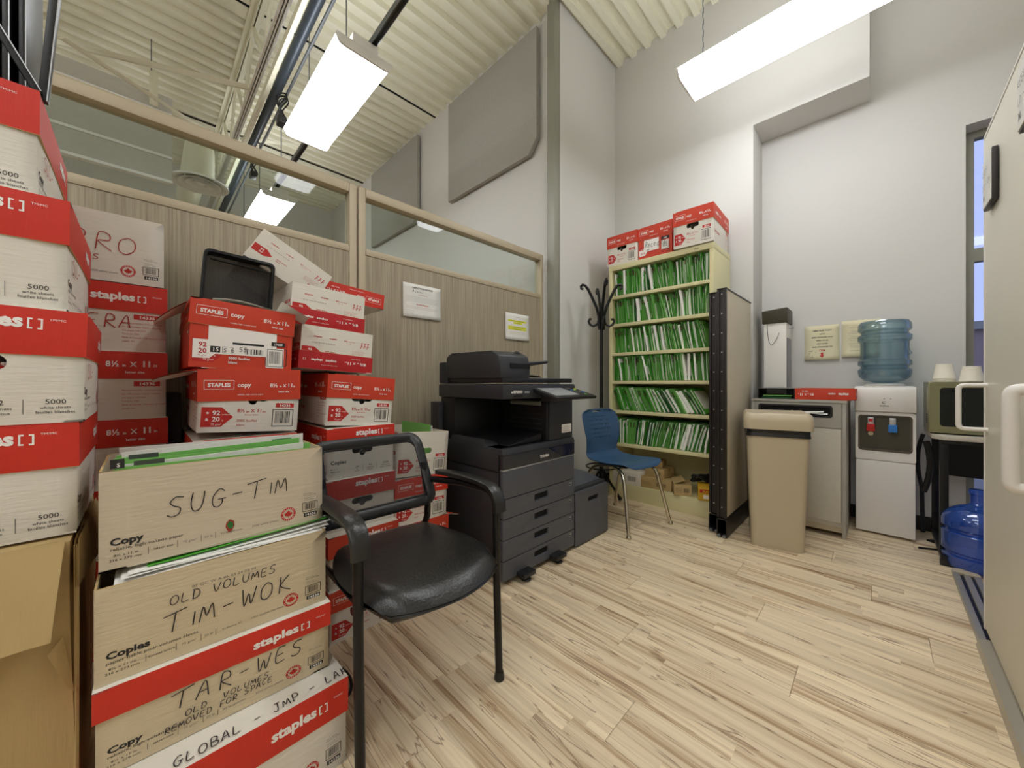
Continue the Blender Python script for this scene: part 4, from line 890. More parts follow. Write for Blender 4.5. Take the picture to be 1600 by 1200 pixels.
# boxes on top of the filing shelf: short ends facing -Y
GS = 'cartons on top of the filing shelf'
ZS = 2.102
carton('paper_carton', 'small orange lidded white carton at the left end on the filing shelf', GS, (-1.642, 3.02+BL/2-.0, ZS), -pi/2, 'B', 'on', .27, lidmat='carton_orange', L=.40)
rr = carton('labelled_carton', 'orange carton with handwritten Receipts label in the middle on the filing shelf', GS, (-1.345, 3.03+BL/2, ZS), -pi/2, 'R', 'on', .27, lidmat='carton_orange', L=.40)
b = [c for c in rr.children if c.name.startswith('body')][0]
d = Decal(); d.rect(.05, .045, .18, .122, 3, 4); d.hand('Receipts', .06, .07, .036, 4, .003, aspect=.55); d.text('1500', .07, .05, .014, 0, 1, layer=5); d.shape([(.008, .02), (.06, .02), (.08, .045), (.08, .06), (.008, .06)], 3, 4); d.text('20 75', .02, .03, .018, 2, 1, layer=5)
d.rect(.2, .1, .265, .118, 0, 4); d.text('17029', .2325, .103, .012, 3, 1, 'c', layer=5); d.rect(.2, .035, .26, .093, 3, 4); d.barcode(.203, .038, .257, .09, 0, 5, True, 4)
mb = MB(); d.place(mb, faces_of(BL, BW, BH-.006)['end'][1]); link('paper_label', mb.mesh('paper_label', INK), b)
carton('paper_carton', 'large orange lidded white carton at the right end on the filing shelf', GS, (-1.035, 3.01+BL/2-.0, ZS), -pi/2+rad(2), 'B', 'on', .29, lidmat='carton_orange')
# ================================================================== COPIER
cx, cy = -1.34, 1.275
r = empty('copier', (-1.6, 1.58, 0), label='large black multifunction copier with four paper drawers against the partition', cat='copier')
def B(nm, a, b, m='copier_dark', bv=.004, par=None, T=None):
    p = par or r; mb = MB(); mb.box(a, b, T=T)
    o = mb.build(nm, m, r, world=True, bevel=bv) if p is r else None
    if o is None:
        me = mb.mesh(nm, m, bevel=bv, off=tuple(r.location)); o = link(nm, me, p)
    return o
Y0, Y1 = 1.275, 1.885
body = B('lower_body', (cx-.52, Y0, .05), (cx-.022, Y1, .70), 'black_plastic', .006)
B('side_panel', (cx-.50, Y0-.006, .075), (cx-.03, Y0, .575), 'copier_dark', .003); B('side_panel', (cx-.50, Y0-.006, .585), (cx-.03, Y0, .69), 'copier_dark', .003)
def plate_yz(nm, x, outer, holes, t, m, par=r, bv=.003):
    mb = MB(); mb.plate((x, 0, 0), (0, 1, 0), (0, 0, 1), outer, holes, t); me = mb.mesh(nm, m, bevel=bv, off=tuple(r.location)); return link(nm, me, par)
for z0, z1 in ((.345, .442), (.238, .341), (.133, .234), (.03, .129)):
    zc = (z0+z1)/2+.012
    dr = plate_yz('drawer', cx, rrect(Y0, z0, Y1, z1, .006, 2), [rrect(1.515, zc-.018, 1.632, zc+.018, .006, 2), rrect(1.835, zc-.002, 1.868, zc+.022, .004, 2)], .02, 'copier_grey')
    B('handle_recess', (cx-.019, 1.512, zc-.022), (cx-.012, 1.636, zc+.022), 'void', 0, dr); B('level_window', (cx-.010, 1.834, zc-.004), (cx-.006, 1.869, zc+.024), 'silver', 0, dr)
    B('level_mark', (cx-.006, 1.838, zc+.004), (cx-.005, 1.860, zc+.010), 'void', 0, dr)
B('front_cover', (cx-.022, Y0, .446), (cx, Y1, .588), 'copier_grey', .004); B('silver_trim', (cx-.02, Y0, .588), (cx+.001, Y1, .594), 'silver', .001)
up = B('upper_cover', (cx-.022, Y0, .594), (cx, Y1, .668), 'copier_dark', .004)
mb = MB(); d = Decal(); d.text('TOSHIBA', 0, 0, .019, 3, 2, 'c'); d.place(mb, lambda a, b, o: (cx+.0005+o, 1.60+a, .618+b)); link('lettering', mb.mesh('lettering', INK, off=tuple(r.location)), up)
plate_yz('status_window', cx+.002, [(1.63, .664), (1.885, .664), (1.885, .60), (1.76, .60)], [], .003, 'screen_dark', bv=.001)
mb = MB(); mb.hexa([(cx-.54, Y0-.004, .668), (cx+.006, Y0-.004, .668), (cx+.006, Y1+.002, .668), (cx-.54, Y1+.002, .668)], [(cx-.54, Y0-.004, .70), (cx-.004, Y0-.004, .70), (cx-.004, Y1+.002, .70), (cx-.54, Y1+.002, .70)]); mb.build('tray_deck', 'copier_dark', r, world=True, bevel=.006)
mb = MB(); mb.hexa([(cx-.46, Y0+.0, .70), (cx-.12, Y0, .70), (cx-.12, Y0+.1, .70), (cx-.46, Y0+.1, .70)], [(cx-.44, Y0+.01, .735), (cx-.16, Y0+.01, .735), (cx-.16, Y0+.05, .728), (cx-.44, Y0+.05, .728)]); mb.build('tray_stop', 'copier_dark', r, world=True, bevel=.004)
mb = MB(); mb.hexa([(cx-.42, Y0+.08, .70), (cx-.04, Y0+.08, .70), (cx-.04, 1.62, .70), (cx-.42, 1.62, .70)], [(cx-.42, Y0+.08, .704), (cx-.04, Y0+.08, .704), (cx-.04, 1.62, .745), (cx-.42, 1.62, .745)]); mb.build('output_tray', 'black_plastic', r, world=True, bevel=.003)
B('rear_column', (cx-.56, Y0+.01, .70), (cx-.42, Y1, .95), 'black_plastic', .006); B('rear_hinge', (cx-.63, Y0-.02, .10), (cx-.54, Y0+.2, .92), 'copier_dark', .008)
col = B('right_column', (cx-.42, 1.66, .70), (cx-.012, Y1, .95), 'copier_dark', .006); B('inner_wall', (cx-.40, 1.64, .70), (cx-.02, 1.66, .95), 'black_plastic', .002)
mb = MB()
for i in range(5): mb.box((cx-.36, 1.635, .76+i*.03), (cx-.05, 1.640, .766+i*.03))
mb.build('exit_guides', 'copier_dark', r, world=True)
MB().tube([(cx-.30, 1.636, .915), (cx-.06, 1.636, .915)], .013, 12).build('exit_roller', 'column_grey', r, world=True, smooth=True)
plate_yz('sticker', cx-.0105, rrect(1.775, .735, 1.868, .785, .003, 2), [], .0015, 'paper', bv=0)
mb = MB(); d = Decal(); d.lines(.006, .036, .08, 4, .009, 1, .007, 8); d.rect(.006, .004, .086, .0055, 2); d.place(mb, lambda a, b, o: (cx-.0103+o, 1.776+a, .737+b)); link('print', mb.mesh('print', INK, off=tuple(r.location)), col)
sc = B('scanner_unit', (cx-.565, Y0-.004, .952), (cx+.004, Y1+.004, 1.028), 'copier_dark', .008)
mb = MB(); d = Decal(); d.text('e-STUDIO', 0, 0, .019, 3, 2); d.text('5015AC', .1, 0, .0115, 3, 1); d.place(mb, lambda a, b, o: (cx+.0045+o, Y0+.055+a, .982+b)); link('lettering', mb.mesh('lettering', INK, off=tuple(r.location)), sc)
MB().box((cx+.004, Y0+.075, .962), (cx+.006, Y0+.14, .972)).build('usb_port', 'void', r, world=True)
# document feeder
def loftx(nm, prof, y0, y1, m, bv=.006, taper=0):
    n = len(prof); V = [(x, y0, z) for x, z in prof]+[(x, y1, z-taper) for x, z in prof]
    F = [(i, (i+1) % n, (i+1) % n+n, i+n) for i in range(n)]+[tuple(range(n))[::-1], tuple(range(n, 2*n))]
    mb = MB(); mb.add(V, F); return mb.build(nm, m, r, world=True, bevel=bv)
B('platen_cover', (cx-.54, Y0+.01, 1.036), (cx-.012, Y1-.002, 1.062), 'black_plastic', .006)
fd = loftx('feeder_housing', [(cx-.49, 1.06), (cx-.49, 1.185), (cx-.44, 1.21), (cx-.09, 1.205), (cx-.035, 1.18), (cx-.018, 1.12), (cx-.018, 1.06)], Y0+.0, 1.50, 'copier_dark', .008)
B('feeder_slot', (cx-.0195, 1.345, 1.112), (cx-.0145, 1.495, 1.138), 'void', .001); B('feeder_hinge', (cx-.56, Y0-.006, 1.03), (cx-.48, Y0+.3, 1.16), 'copier_dark', .012)
mb = MB(); mb.hexa([(cx-.12, 1.45, 1.209), (cx-.075, 1.45, 1.209), (cx-.075, 1.50, 1.209), (cx-.12, 1.50, 1.209)], [(cx-.115, 1.455, 1.212), (cx-.08, 1.455, 1.211), (cx-.08, 1.495, 1.211), (cx-.115, 1.495, 1.212)]); mb.build('indicator_lamp', 'silver', r, world=True)
mb = MB(); mb.hexa([(cx-.42, 1.50, 1.12), (cx-.13, 1.50, 1.12), (cx-.13, 1.78, 1.155), (cx-.42, 1.78, 1.155)], [(cx-.42, 1.50, 1.145), (cx-.13, 1.50, 1.145), (cx-.13, 1.80, 1.170), (cx-.42, 1.80, 1.170)]); mb.build('feeder_tray', 'black_plastic', r, world=True, bevel=.005)
mb = MB(); mb.hexa([(cx-.36, 1.79, 1.160), (cx-.2, 1.79, 1.160), (cx-.2, 1.87, 1.176), (cx-.36, 1.87, 1.176)], [(cx-.36, 1.79, 1.166), (cx-.2, 1.79, 1.166), (cx-.2, 1.87, 1.181), (cx-.36, 1.87, 1.181)]); mb.build('tray_extension', 'copier_grey', r, world=True, bevel=.002)
B('tray_guide', (cx-.42, 1.52, 1.145), (cx-.40, 1.72, 1.205), 'copier_dark', .004)
mb = MB(); mb.grid(lambda u, v: (cx-.14-.22*v, 1.53+.22*u, 1.066+.016*sin(u*3)+.004*v), 6, 4); tag(mb.build('paper_sheet', 'paper', smooth=True), 'white paper sheets lying on the copier output cover', 'paper')
# control panel
P0 = Vector((cx-.02, 1.50, 1.012)); U = Vector((0, 1, 0)); Vv = Vector((.19, 0, -.052)).normalized(); Nn = U.cross(Vv)*-1
if Nn.z < 0: Nn = -Nn
cp = MB()
def PL(a, b, h): return tuple(P0+U*a+Vv*b+Nn*h)
cp.hexa([PL(0, 0, -.022), PL(0, .195, -.018), PL(.375, .195, -.018), PL(.375, 0, -.022)], [PL(0, 0, 0), PL(0, .195, 0), PL(.375, .195, 0), PL(.375, 0, 0)])
cpo = cp.build('control_panel', 'black_plastic', r, world=True, bevel=.005)
def on_panel(nm, a0, b0, a1, b1, m, h=.0012):
    mb = MB(); mb.hexa([PL(a0, b0, 0), PL(a0, b1, 0), PL(a1, b1, 0), PL(a1, b0, 0)], [PL(a0, b0, h), PL(a0, b1, h), PL(a1, b1, h), PL(a1, b0, h)]); return link(nm, mb.mesh(nm, m, off=tuple(r.location)), cpo)
on_panel('touch_screen', .03, .018, .245, .165, 'screen')
for i, (a, b, m) in enumerate(((.275, .03, 'ink_grey'), (.305, .03, 'ink_grey'), (.275, .07, 'tap_blue'), (.305, .07, 'folder_lime'), (.335, .05, 'paper_yellow'), (.275, .11, 'ink_grey'), (.305, .11, 'ink_grey'), (.335, .11, 'tap_blue'), (.305, .15, 'folder_lime'))): on_panel('key', a, b, a+.018, b+.012, m, .002)
B('panel_arm', (cx-.01, 1.58, .93), (cx+.06, 1.76, .985), 'copier_dark', .006)
# stabiliser feet + castors
for y in (Y0+.1, Y1-.24):
    mb = MB(); mb.box((cx-.05, y, .028), (cx+.055, y+.09, .05)); mb.lathe([(.018, .003), (.024, .006), (.024, .012), (.012, .018), (.012, .045)], (cx+.03, y+.045, 0), 14); mb.build('stabiliser_foot', 'black_plastic', r, world=True, bevel=.003)
for x in (cx-.1, cx-.45):
    for y in (Y0+.05, Y1-.05): MB().lathe([(.001, -.012), (.024, -.012), (.026, 0), (.024, .012), (.001, .012)], (x, y, .026), 16, axis='y').build('castor', 'black_plastic', r, world=True, smooth=True)
# large capacity feeder
mb = MB(); mb.hexa([(cx-.42, 1.90, .02), (cx, 1.90, .02), (cx, 2.285, .02), (cx-.42, 2.285, .02)], [(cx-.42, 1.90, .365), (cx, 1.90, .365), (cx, 2.285, .365), (cx-.42, 2.285, .365)])
pf = B('feeder_cabinet', (cx-.42, 1.90, .012), (cx-.022, 2.285, .36), 'copier_dark', .006)
plate_yz('feeder_door', cx, rrect(1.90, .012, 2.285, .345, .006, 2), [rrect(2.04, .262, 2.16, .292, .006, 2)], .02, 'copier_grey')
B('handle_recess', (cx-.019, 2.035, .257), (cx-.012, 2.165, .297), 'void', 0); mb = MB(); mb.hexa([(cx-.42, 1.90, .36), (cx-.06, 1.90, .36), (cx-.06, 2.285, .36), (cx-.42, 2.285, .36)], [(cx-.40, 1.90, .40), (cx-.16, 1.90, .40), (cx-.16, 2.27, .395), (cx-.40, 2.27, .395)]); mb.build('feeder_lid', 'copier_grey', r, world=True, bevel=.008)
B('lid_latch', (cx-.24, 1.98, .396), (cx-.19, 2.10, .403), 'void', .001)
MB().tube(arc((cx-.35, 2.0, .40), (cx-.42, 2.02, .60), (cx-.42, 2.13, .54), 8)+arc((cx-.42, 2.13, .54), (cx-.42, 2.17, .5), (cx-.42, 2.17, .38), 6), .014, 10).build('feed_cable', 'cable', r, world=True, smooth=True)
# ================================================================== GUEST CHAIR
r = empty('guest_chair', (-1.12, .62, 0), label='black guest chair with mesh back, leather seat and curved arms in the foreground', cat='chair')
W2 = .243; gy = .637; fx = -.955
for s, y in ((-1, .393), (1, .88)):
    yi = y
    MB().tube([(fx+.012, yi, .0), (fx, yi, .3), (fx-.006, yi, .60)]+arc((fx-.006, yi, .60), (fx-.01, yi, .650), (fx-.06, yi, .652), 5)+[(fx-.2, yi, .648), (-1.33, yi-s*.02, .632)], .0135, 12).build('front_leg', 'black_metal', r, world=True, smooth=True)
    yb = gy+s*.215
    MB().tube([(-1.60, yb+s*.03, .0), (-1.50, yb+s*.02, .25), (-1.37, yb+s*.005, .47), (-1.345, yb-s*.008, .56), (-1.375, yb-s*.014, .70)], .0135, 12).build('rear_leg', 'black_metal', r, world=True, smooth=True)
    for x in (fx+.012, -1.60): MB().lathe([(.013, 0), (.018, .002), (.018, .012), (.0145, .03)], (x, yi if x > -1 else yb+s*.03, 0), 14).build('foot_cap', 'black_plastic', r, world=True, smooth=True)
    # arm pad
    mb = MB(); pth = [(-1.32, .668), (-1.24, .676), (-1.14, .680), (-1.04, .680), (-.985, .672), (-.955, .652), (-.938, .62), (-.934, .585)]
    def af(k, u):
        x, z = pth[k]; return x, z
    V = []; F = []; nn = 12
    for k, (x, z) in enumerate(pth):
        a = Vector((pth[min(k+1, 7)][0]-pth[max(k-1, 0)][0], 0, pth[min(k+1, 7)][1]-pth[max(k-1, 0)][1])).normalized(); n_ = Vector((-a.z, 0, a.x)); 
        if n_.z < 0 and k < 5: n_ = -n_
        if k >= 5: n_ = Vector((abs(n_.x), 0, n_.z))
        hw = .026 if k not in (0, ) else .018; ht = .011
        for j in range(nn):
            t = 2*pi*j/nn; c = math.copysign(abs(cos(t))**.6, cos(t))*hw; q = math.copysign(abs(sin(t))**.6, sin(t))*ht
            V.append((x+n_.x*(q-.006), yi+c, z+n_.z*(q-.006)))
    for k in range(7):
        for j in range(nn): F.append((k*nn+j, k*nn+(j+1) % nn, (k+1)*nn+(j+1) % nn, (k+1)*nn+j))
    F += [tuple(range(nn)), tuple(7*nn+j for j in range(nn))]
    mb.add(V, F); mb.build('armrest', 'leather', r, world=True, smooth=True)
# seat
mb = MB(); sx0, sx1 = -1.37, -.835; sy0, sy1 = .392, .882
def seat(u, v, top):
    a = u*2-1; b = v*2-1
    sq = lambda a, b: (a*math.sqrt(max(0, 1-b*b*.5*.8)), b*math.sqrt(max(0, 1-a*a*.5*.8)))
    p, q = sq(a, b); x = (sx0+sx1)/2+p*(sx1-sx0)/2; y = (sy0+sy1)/2+q*(sy1-sy0)/2*(1-.07*(1-u))
    e = max(abs(a), abs(b)); ed = (max(0, e-.72)/.28)**2
    if top: z = .485-.030*ed-.006*cos(a*1.5)*cos(b*1.5)-.028*max(0, (u-.72)/.28)**2
    else: z = .455-.038*(1-ed)-.018*max(0, (u-.6)/.4)**1.5*(1-ed*.6)-.012
    return (x, y, z)
mb.grid(lambda u, v: seat(u, v, True), 24, 24); mb.grid(lambda u, v: seat(1-u, v, False), 24, 24)
mb.build('seat', 'leather', r, world=True, smooth=True, weld=True)
for z, x in ((.425, -1.25), (.425, -1.0)): MB().tube([(x, .393 if x > -1.1 else .44, z), (x, .88 if x > -1.1 else .84, z)], .011, 8).build('seat_rail', 'black_metal', r, world=True, smooth=True)
MB().tube([(-1.0, .42, .425), (-1.4, .425, .43)], .010, 8).build('side_rail', 'black_metal', r, world=True, smooth=True); MB().tube([(-1.0, .86, .425), (-1.4, .85, .43)], .010, 8).build('side_rail', 'black_metal', r, world=True, smooth=True)
# back: curved frame and mesh
def bk(a, b):      # a -1..1 across, b 0..1 up
    hw = .222-.012*b; x = -1.335-.10*b-.035*b*b+.035*a*a
    return Vector((x-.045*(1-a*a), gy+a*hw*(1.0), .535+b*.285+(.012 if b > .5 else 0)*(1-a*a)*2*(b-.5)))
def loop(ins):
    pts = []; R_ = .12
    cor = [(1-ins-R_, 1-ins*1.3-R_, 0), (-1+ins+R_, 1-ins*1.3-R_, 90), (-1+ins+R_, ins*1.3+R_*.9, 180), (1-ins-R_, ins*1.3+R_*.9, 270)]
    for x, y, a0 in cor:
        for i in range(6):
            a = rad(a0+90*i/5); pts.append(bk(x+R_*cos(a), min(1, max(0, y+R_*.9*sin(a)))))
    out = []
    for i in range(len(pts)):
        p, q = pts[i], pts[(i+1) % len(pts)]; out.append(p)
        if (q-p).length > .06:
            for k in range(1, 6): out.append(p.lerp(q, k/6))
    return out
lp = loop(.045)
mb = MB(); mb.tube(lp, .020, 10, closed=True, flat=.5, up=(1, 0, .3)); mb.build('back_frame', 'black_plastic', r, world=True, smooth=True)
mb = MB(); mb.tube(loop(.095), .005, 8, closed=True); mb.build('inner_bead', 'black_plastic', r, world=True, smooth=True)
mb = MB(); mb.grid(lambda u, v: bk(-.9+u*1.8, .07+v*.86), 16, 10); o = mb.build('mesh_panel', 'mesh_fabric', r, world=True, smooth=True)
def uvs(o):
    me = o.data; uv = me.uv_layers.new(name='UV')
    for lp_ in me.loops:
        c = me.vertices[lp_.vertex_index].co; uv.data[lp_.index].uv = (c.y, c.z)
uvs(o)
for ob in COL.objects:
    if ob.name.startswith('mesh_back'): uvs(ob)
# ================================================================== BLUE CHAIR
r = empty('classroom_chair', (-1.36, 2.54, 0), yaw=rad(-11), label='blue plastic classroom chair with chrome legs in front of the filing shelf', cat='chair')
prof = [(.205, .435), (.19, .452), (.15, .458), (.08, .452), (0, .446), (-.10, .445), (-.165, .452), (-.205, .478), (-.222, .53), (-.228, .60), (-.24, .68), (-.262, .76), (-.275, .80), (-.282, .822)]
hwid = [.12, .185, .205, .212, .21, .205, .195, .178, .172, .185, .198, .198, .180, .120]
def ct(u):
    t = u*(len(prof)-1); i = min(int(t), len(prof)-2); f = t-i
    def cr(a, b, c, d): return .5*(2*b+(c-a)*f+(2*a-5*b+4*c-d)*f*f+(3*b-a-3*c+d)*f**3)
    g = lambda L, k: L[max(0, min(k, len(L)-1))]
    x = cr(*[g(prof, i+k)[0] for k in (-1, 0, 1, 2)]); z = cr(*[g(prof, i+k)[1] for k in (-1, 0, 1, 2)]); w_ = cr(*[g(hwid, i+k) for k in (-1, 0, 1, 2)])
    return x, z, w_
def sh(u, v):
    x, z, w_ = ct(u); b = v*2-1; cup = b*b
    if u < .55: z += .014*cup*(1 if u > .12 else u/.12)
    else: x += .035*cup*min(1, (u-.55)/.15)
    return (x, b*w_, z)
NU, NV = 96, 56
def skp(i, j):
    u = i/NU; v = j/NV
    if .915 < u < .945 and .36 < v < .64: return True
    if .665 < u < .86 and .2 < v < .8 and i % 3 == 0 and j % 3 == 0: return True
    return False
mb = MB(); mb.grid(sh, NU, NV, skip=skp); o = mb.build('shell', 'blue_plastic', r, smooth=True)
md = o.modifiers.new('s', 'SOLIDIFY'); md.thickness = .006; md.offset = 0
for s in (-1, 1):
    MB().tube([(.235, s*.235, 0), (.205, s*.215, .15), (.165, s*.19, .33)]+arc((.165, s*.19, .33), (.15, s*.18, .425), (.06, s*.16, .428), 6)+[(0, s*.12, .430)], .0125, 12).build('front_leg', 'chrome', r, smooth=True)
    MB().tube([(-.27, s*.225, 0), (-.235, s*.205, .15), (-.18, s*.185, .33)]+arc((-.18, s*.185, .33), (-.16, s*.175, .425), (-.06, s*.15, .428), 6)+[(0, s*.12, .430)], .0125, 12).build('rear_leg', 'chrome', r, smooth=True)
    for x, y in ((.235, s*.235), (-.27, s*.225)): MB().lathe([(.012, 0), (.018, .001), (.019, .01), (.013, .022)], (x, y, 0), 14).build('glide', 'chrome', r, smooth=True)
for x in (-.1, .09): MB().tube([(x, -.155, .43), (x, .155, .43)], .010, 8).build('cross_bar', 'chrome', r, smooth=True)
MB().box((-.13, -.12, .428), (.12, .12, .440)).build('seat_mount', 'black_plastic', r, bevel=.004)
# ================================================================== COAT STAND
r = empty('coat_stand', (-1.80, 2.93, 0), yaw=rad(45), label='black metal coat stand with curled hooks left of the filing shelf', cat='coat stand')
r.location = (-1.73, 2.84, 0)
MB().tube([(0, 0, .62), (0, 0, 1.70)], .016, 12).build('pole', 'black_metal', r, smooth=True); MB().tube([(0, 0, .06), (0, 0, .62)], .019, 12).build('pole', 'black_metal', r, smooth=True)
MB().lathe([(.017, -.02), (.045, -.015), (.05, 0), (.02, .012), (.017, .02)], (0, 0, .80), 20, cap=False).build('collar', 'olive_dark', r, smooth=True)
for k in range(4):
    a = k*pi/2; c, s = cos(a), sin(a)
    pt = lambda rr, z: (rr*c, rr*s, z)
    MB().tube([pt(.018, 1.50), pt(.024, 1.62)]+[pt(.045, 1.70), pt(.085, 1.79), pt(.115, 1.85), pt(.14, 1.885), pt(.165, 1.895), pt(.18, 1.88), pt(.176, 1.86), pt(.16, 1.858)], .016, 8, flat=.8).build('upper_hook', 'black_metal', r, smooth=True)
    MB().tube([pt(.018, 1.60), pt(.035, 1.55), pt(.07, 1.53), pt(.10, 1.545), pt(.112, 1.575), pt(.10, 1.595), pt(.088, 1.588)], .014, 8, flat=.8).build('lower_hook', 'black_metal', r, smooth=True)
    MB().tube([pt(.02, .26), pt(.07, .17), pt(.12, .09), pt(.15, .04), pt(.162, .012)], .011, 8).build('foot', 'black_metal', r, smooth=True)
    MB().lathe([(.001, -.018), (.012, -.014), (.018, 0), (.012, .014), (.001, .018)], pt(.164, .019), 12, cap=False).build('ball_foot', 'black_metal', r, smooth=True)
MB().tube([(.13*cos(2*pi*k/32), .13*sin(2*pi*k/32), .30) for k in range(32)], .007, 8, closed=True).build('umbrella_ring', 'black_metal', r, smooth=True)
# ================================================================== FILING SHELF
sx0, sx1, sy0, sy1, sz = -1.764, -.885, 3.03, 3.46, 2.098
r = empty('filing_shelf', (-1.32, 3.245, 0), label='tall cream metal filing shelf full of green file folders', cat='shelf')
def SB(nm, a, b, bv=.003, m='shelf_cream'): return MB().box(a, b).build(nm, m, r, world=True, bevel=bv)
SB('side_panel', (sx0, sy0, 0), (sx0+.03, sy1, sz)); SB('side_panel', (sx1-.03, sy0, 0), (sx1, sy1, sz)); SB('back_panel', (sx0+.03, sy1-.008, .1), (sx1-.03, sy1-.001, sz-.03), 0)
SB('top_panel', (sx0-.002, sy0-.004, sz-.045), (sx1+.002, sy1, sz)); SB('plinth', (sx0+.03, sy0+.002, .0), (sx1-.03, sy0+.02, .125)); SB('bottom_shelf', (sx0+.03, sy0+.004, .115), (sx1-.03, sy1-.01, .132))
ZSH = [1.822, 1.568, 1.305, 1.052, .785, .49]
for z in ZSH: SB('shelf_board', (sx0+.03, sy0+.001, z-.028), (sx1-.03, sy1-.01, z))
mb = MB(); Decal().text('FILES', 0, 0, .014, 0, 1).place(mb, lambda a, b, o: (-1.02+a, sy0-.0042-o, sz-.03+b)); mb.build('label_print', INK, r, world=True)
# folders
def folder_mesh(kind, th, h, bend, seed):
    R = random.Random(seed); mb = MB(); D = .31
    cov = 0
    def wall(x, hh, y0, m, t=.0012):
        nz = 4; f = lambda u, v: (x+bend*v*v+(.004*sin(v*3+seed) if m == 0 else 0), y0+u*(D-y0), v*hh)
        mb.grid(f, 1, nz, m); mb.grid(lambda u, v: (f(1-u, v)[0]+t, f(1-u, v)[1], f(1-u, v)[2]), 1, nz, m)
        mb.grid(lambda u, v: (f(0, v)[0]+t*u, y0, f(0, v)[2]), 1, nz, m); mb.grid(lambda u, v: (f(0, 1)[0]+t*u, y0+(D-y0)*v, hh), 1, 1, m)
    pk = th-.003; ph = h-.008
    if kind != 'p': wall(0, h, 0, 0)
    nz = 4; x0 = .0015; y0 = .028 if kind != 'p' else -.004
    f = lambda u, v: (x0+u*pk+bend*v*v, y0, v*ph+.001)
    mb.grid(f, 1, nz, 1); mb.grid(lambda u, v: (x0+u*pk+bend, y0+v*(D-.01-y0), ph+.001+.002*sin(u*9)), 2, 1, 1)
    for q, sgn in ((0, 1), (1, -1)): mb.grid(lambda u, v: (x0+q*pk+bend*v*v, y0+(D-.01-y0)*(1-u if sgn > 0 else u), v*ph+.001), 1, nz, 1)
    wall(th-.0012, h-(.0 if kind == 'g' else .01), .0 if kind != 'p' else .002, 0)
    if kind != 'p':      # coloured side tabs
        z = h-.012-R.random()*.02; mb.box((-.0006+bend*.8, -.007, z-.045), (.0018+bend*.9, .001, z), 2); mb.box((-.0008+bend*.8, -.0072, z-.03), (.002+bend*.9, .0, z-.022), 3)
    return mb.mesh('file_folder', [('folder_green', 'folder_lime', 'folder_dark')[seed % 5 % 3 if kind == 'g' else 0], 'paper', 'tab_dark', 'tab_red'], smooth=False)
FV = {}
for th in (.011, .016, .022, .028):
    for bd in (-.012, 0, .012):
        for kd in 'gp':
            for s in range(2): FV[(th, bd, kd, s)] = folder_mesh(kd, th, (.222, .208)[s], bd, hash((th, s)) % 7 + s)
R = random.Random(5)
RN = ('top', 'second', 'third', 'fourth', 'fifth', 'sixth'); leans = [(-3, -6), (-2, -4), (-4, -12), (-3, -6), (-16, -27), (6, 14)]; nfold = 0
for k, z in enumerate(ZSH):
    x = sx0+.034; xe = sx1-.036
    l0, l1 = leans[k]; first = True; cnt = 0
    if k == 4: x += .0
    while x < xe:
        f = (x-sx0)/(sx1-sx0); th = R.choice((.011, .016, .016, .022, .022, .028)); s = R.choice((0, 0, 1)); kd = 'p' if R.random() < .2 else 'g'
        le = l0+(l1-l0)*min(1, f*1.3)+R.uniform(-2, 2)
        if k == 5 and f < .22: le = R.uniform(-2, 1)
        if k in (0, 1, 3): le = R.uniform(-7, -1)-(5 if .4 < f < .65 else 0)
        bd = R.choice((-.012, 0, 0, .012)) if k != 4 else -.012
        eff = th/max(.3, cos(rad(le)))
        if x+eff > xe: break
        a = rad(le); dx = max(0, .215*sin(a)) if first and le > 0 else (-.215*sin(a) if first else 0)
        if first and le < 0: x += min(-.215*sin(a), .11)
        if le > 0 and x+eff+.215*sin(a) > xe: le = max(0, math.degrees(math.asin(max(0, (xe-x-eff)/.215)))); a = rad(le)
        first = False
        o = link('file_folder', FV[(th, bd, kd, s)], None, (x, sy0+.004+R.uniform(0, .05), z+.001+th*max(0, sin(a))), (0, a, 0)); nfold += 1
        cnt += 1; tag(o, ('green file folder' if kd == 'g' else 'white paper filled folder')+', %d%s from the left on the %s shelf of the filing shelf' % (cnt, {1: 'st', 2: 'nd', 3: 'rd'}.get(cnt % 10 if cnt not in (11, 12, 13) else 0, 'th'), RN[k]), 'folder', ('green folders' if kd == 'g' else 'white folders')+' on the %s shelf' % RN[k])
        x += eff+.0006
print('folders', nfold)
# bottom shelf contents
def kbox(x, y, z, w_, dd_, h, yaw, label, m='kraft', prnt=True, open_=False, name='small_carton'):
    r = empty(name, (x, y, z), yaw=rad(yaw), label=label, cat='box'); MB().box((-w_/2, -dd_/2, 0), (w_/2, dd_/2, h)).build('body', m, r, bevel=.003)
    MB().box((-w_/2-.0005, -.012, h-.03), (w_/2+.0005, .012, h+.0008)).build('tape', 'kraft_dark' if m == 'kraft' else m, r)
    if prnt:
        d = Decal(); d.barcode(w_*.55, h*.3, w_*.85, h*.65, 0, 0, False, 4); d.lines(w_*.1, h*.6, w_*.35, 3, h*.15, 0, h*.1, 3); mb = MB(); d.place(mb, lambda a, b, o: (-w_/2+a, -dd_/2-o, b)); mb.build('print', INK, r)
    return r
kbox(-1.36, 3.18, .133, .27, .24, .085, 4, 'flat brown cardboard box under other boxes on the bottom shelf'); kbox(-1.37, 3.21, .219, .17, .19, .075, -6, 'small brown box stacked on the flat box on the bottom shelf'); kbox(-1.42, 3.24, .295, .15, .16, .05, 10, 'smallest brown box topmost on the bottom shelf', prnt=False)
rk = kbox(-1.155, 3.12, .133, .13, .19, .09, 28, 'open brown box with flap on the bottom shelf')
mb = MB(); mb.grid(lambda u, v: (-.065-.03*u+.11*u, -.095+v*.19, .092+.03*u), 4, 4); mb.build('open_flap', 'kraft', rk)
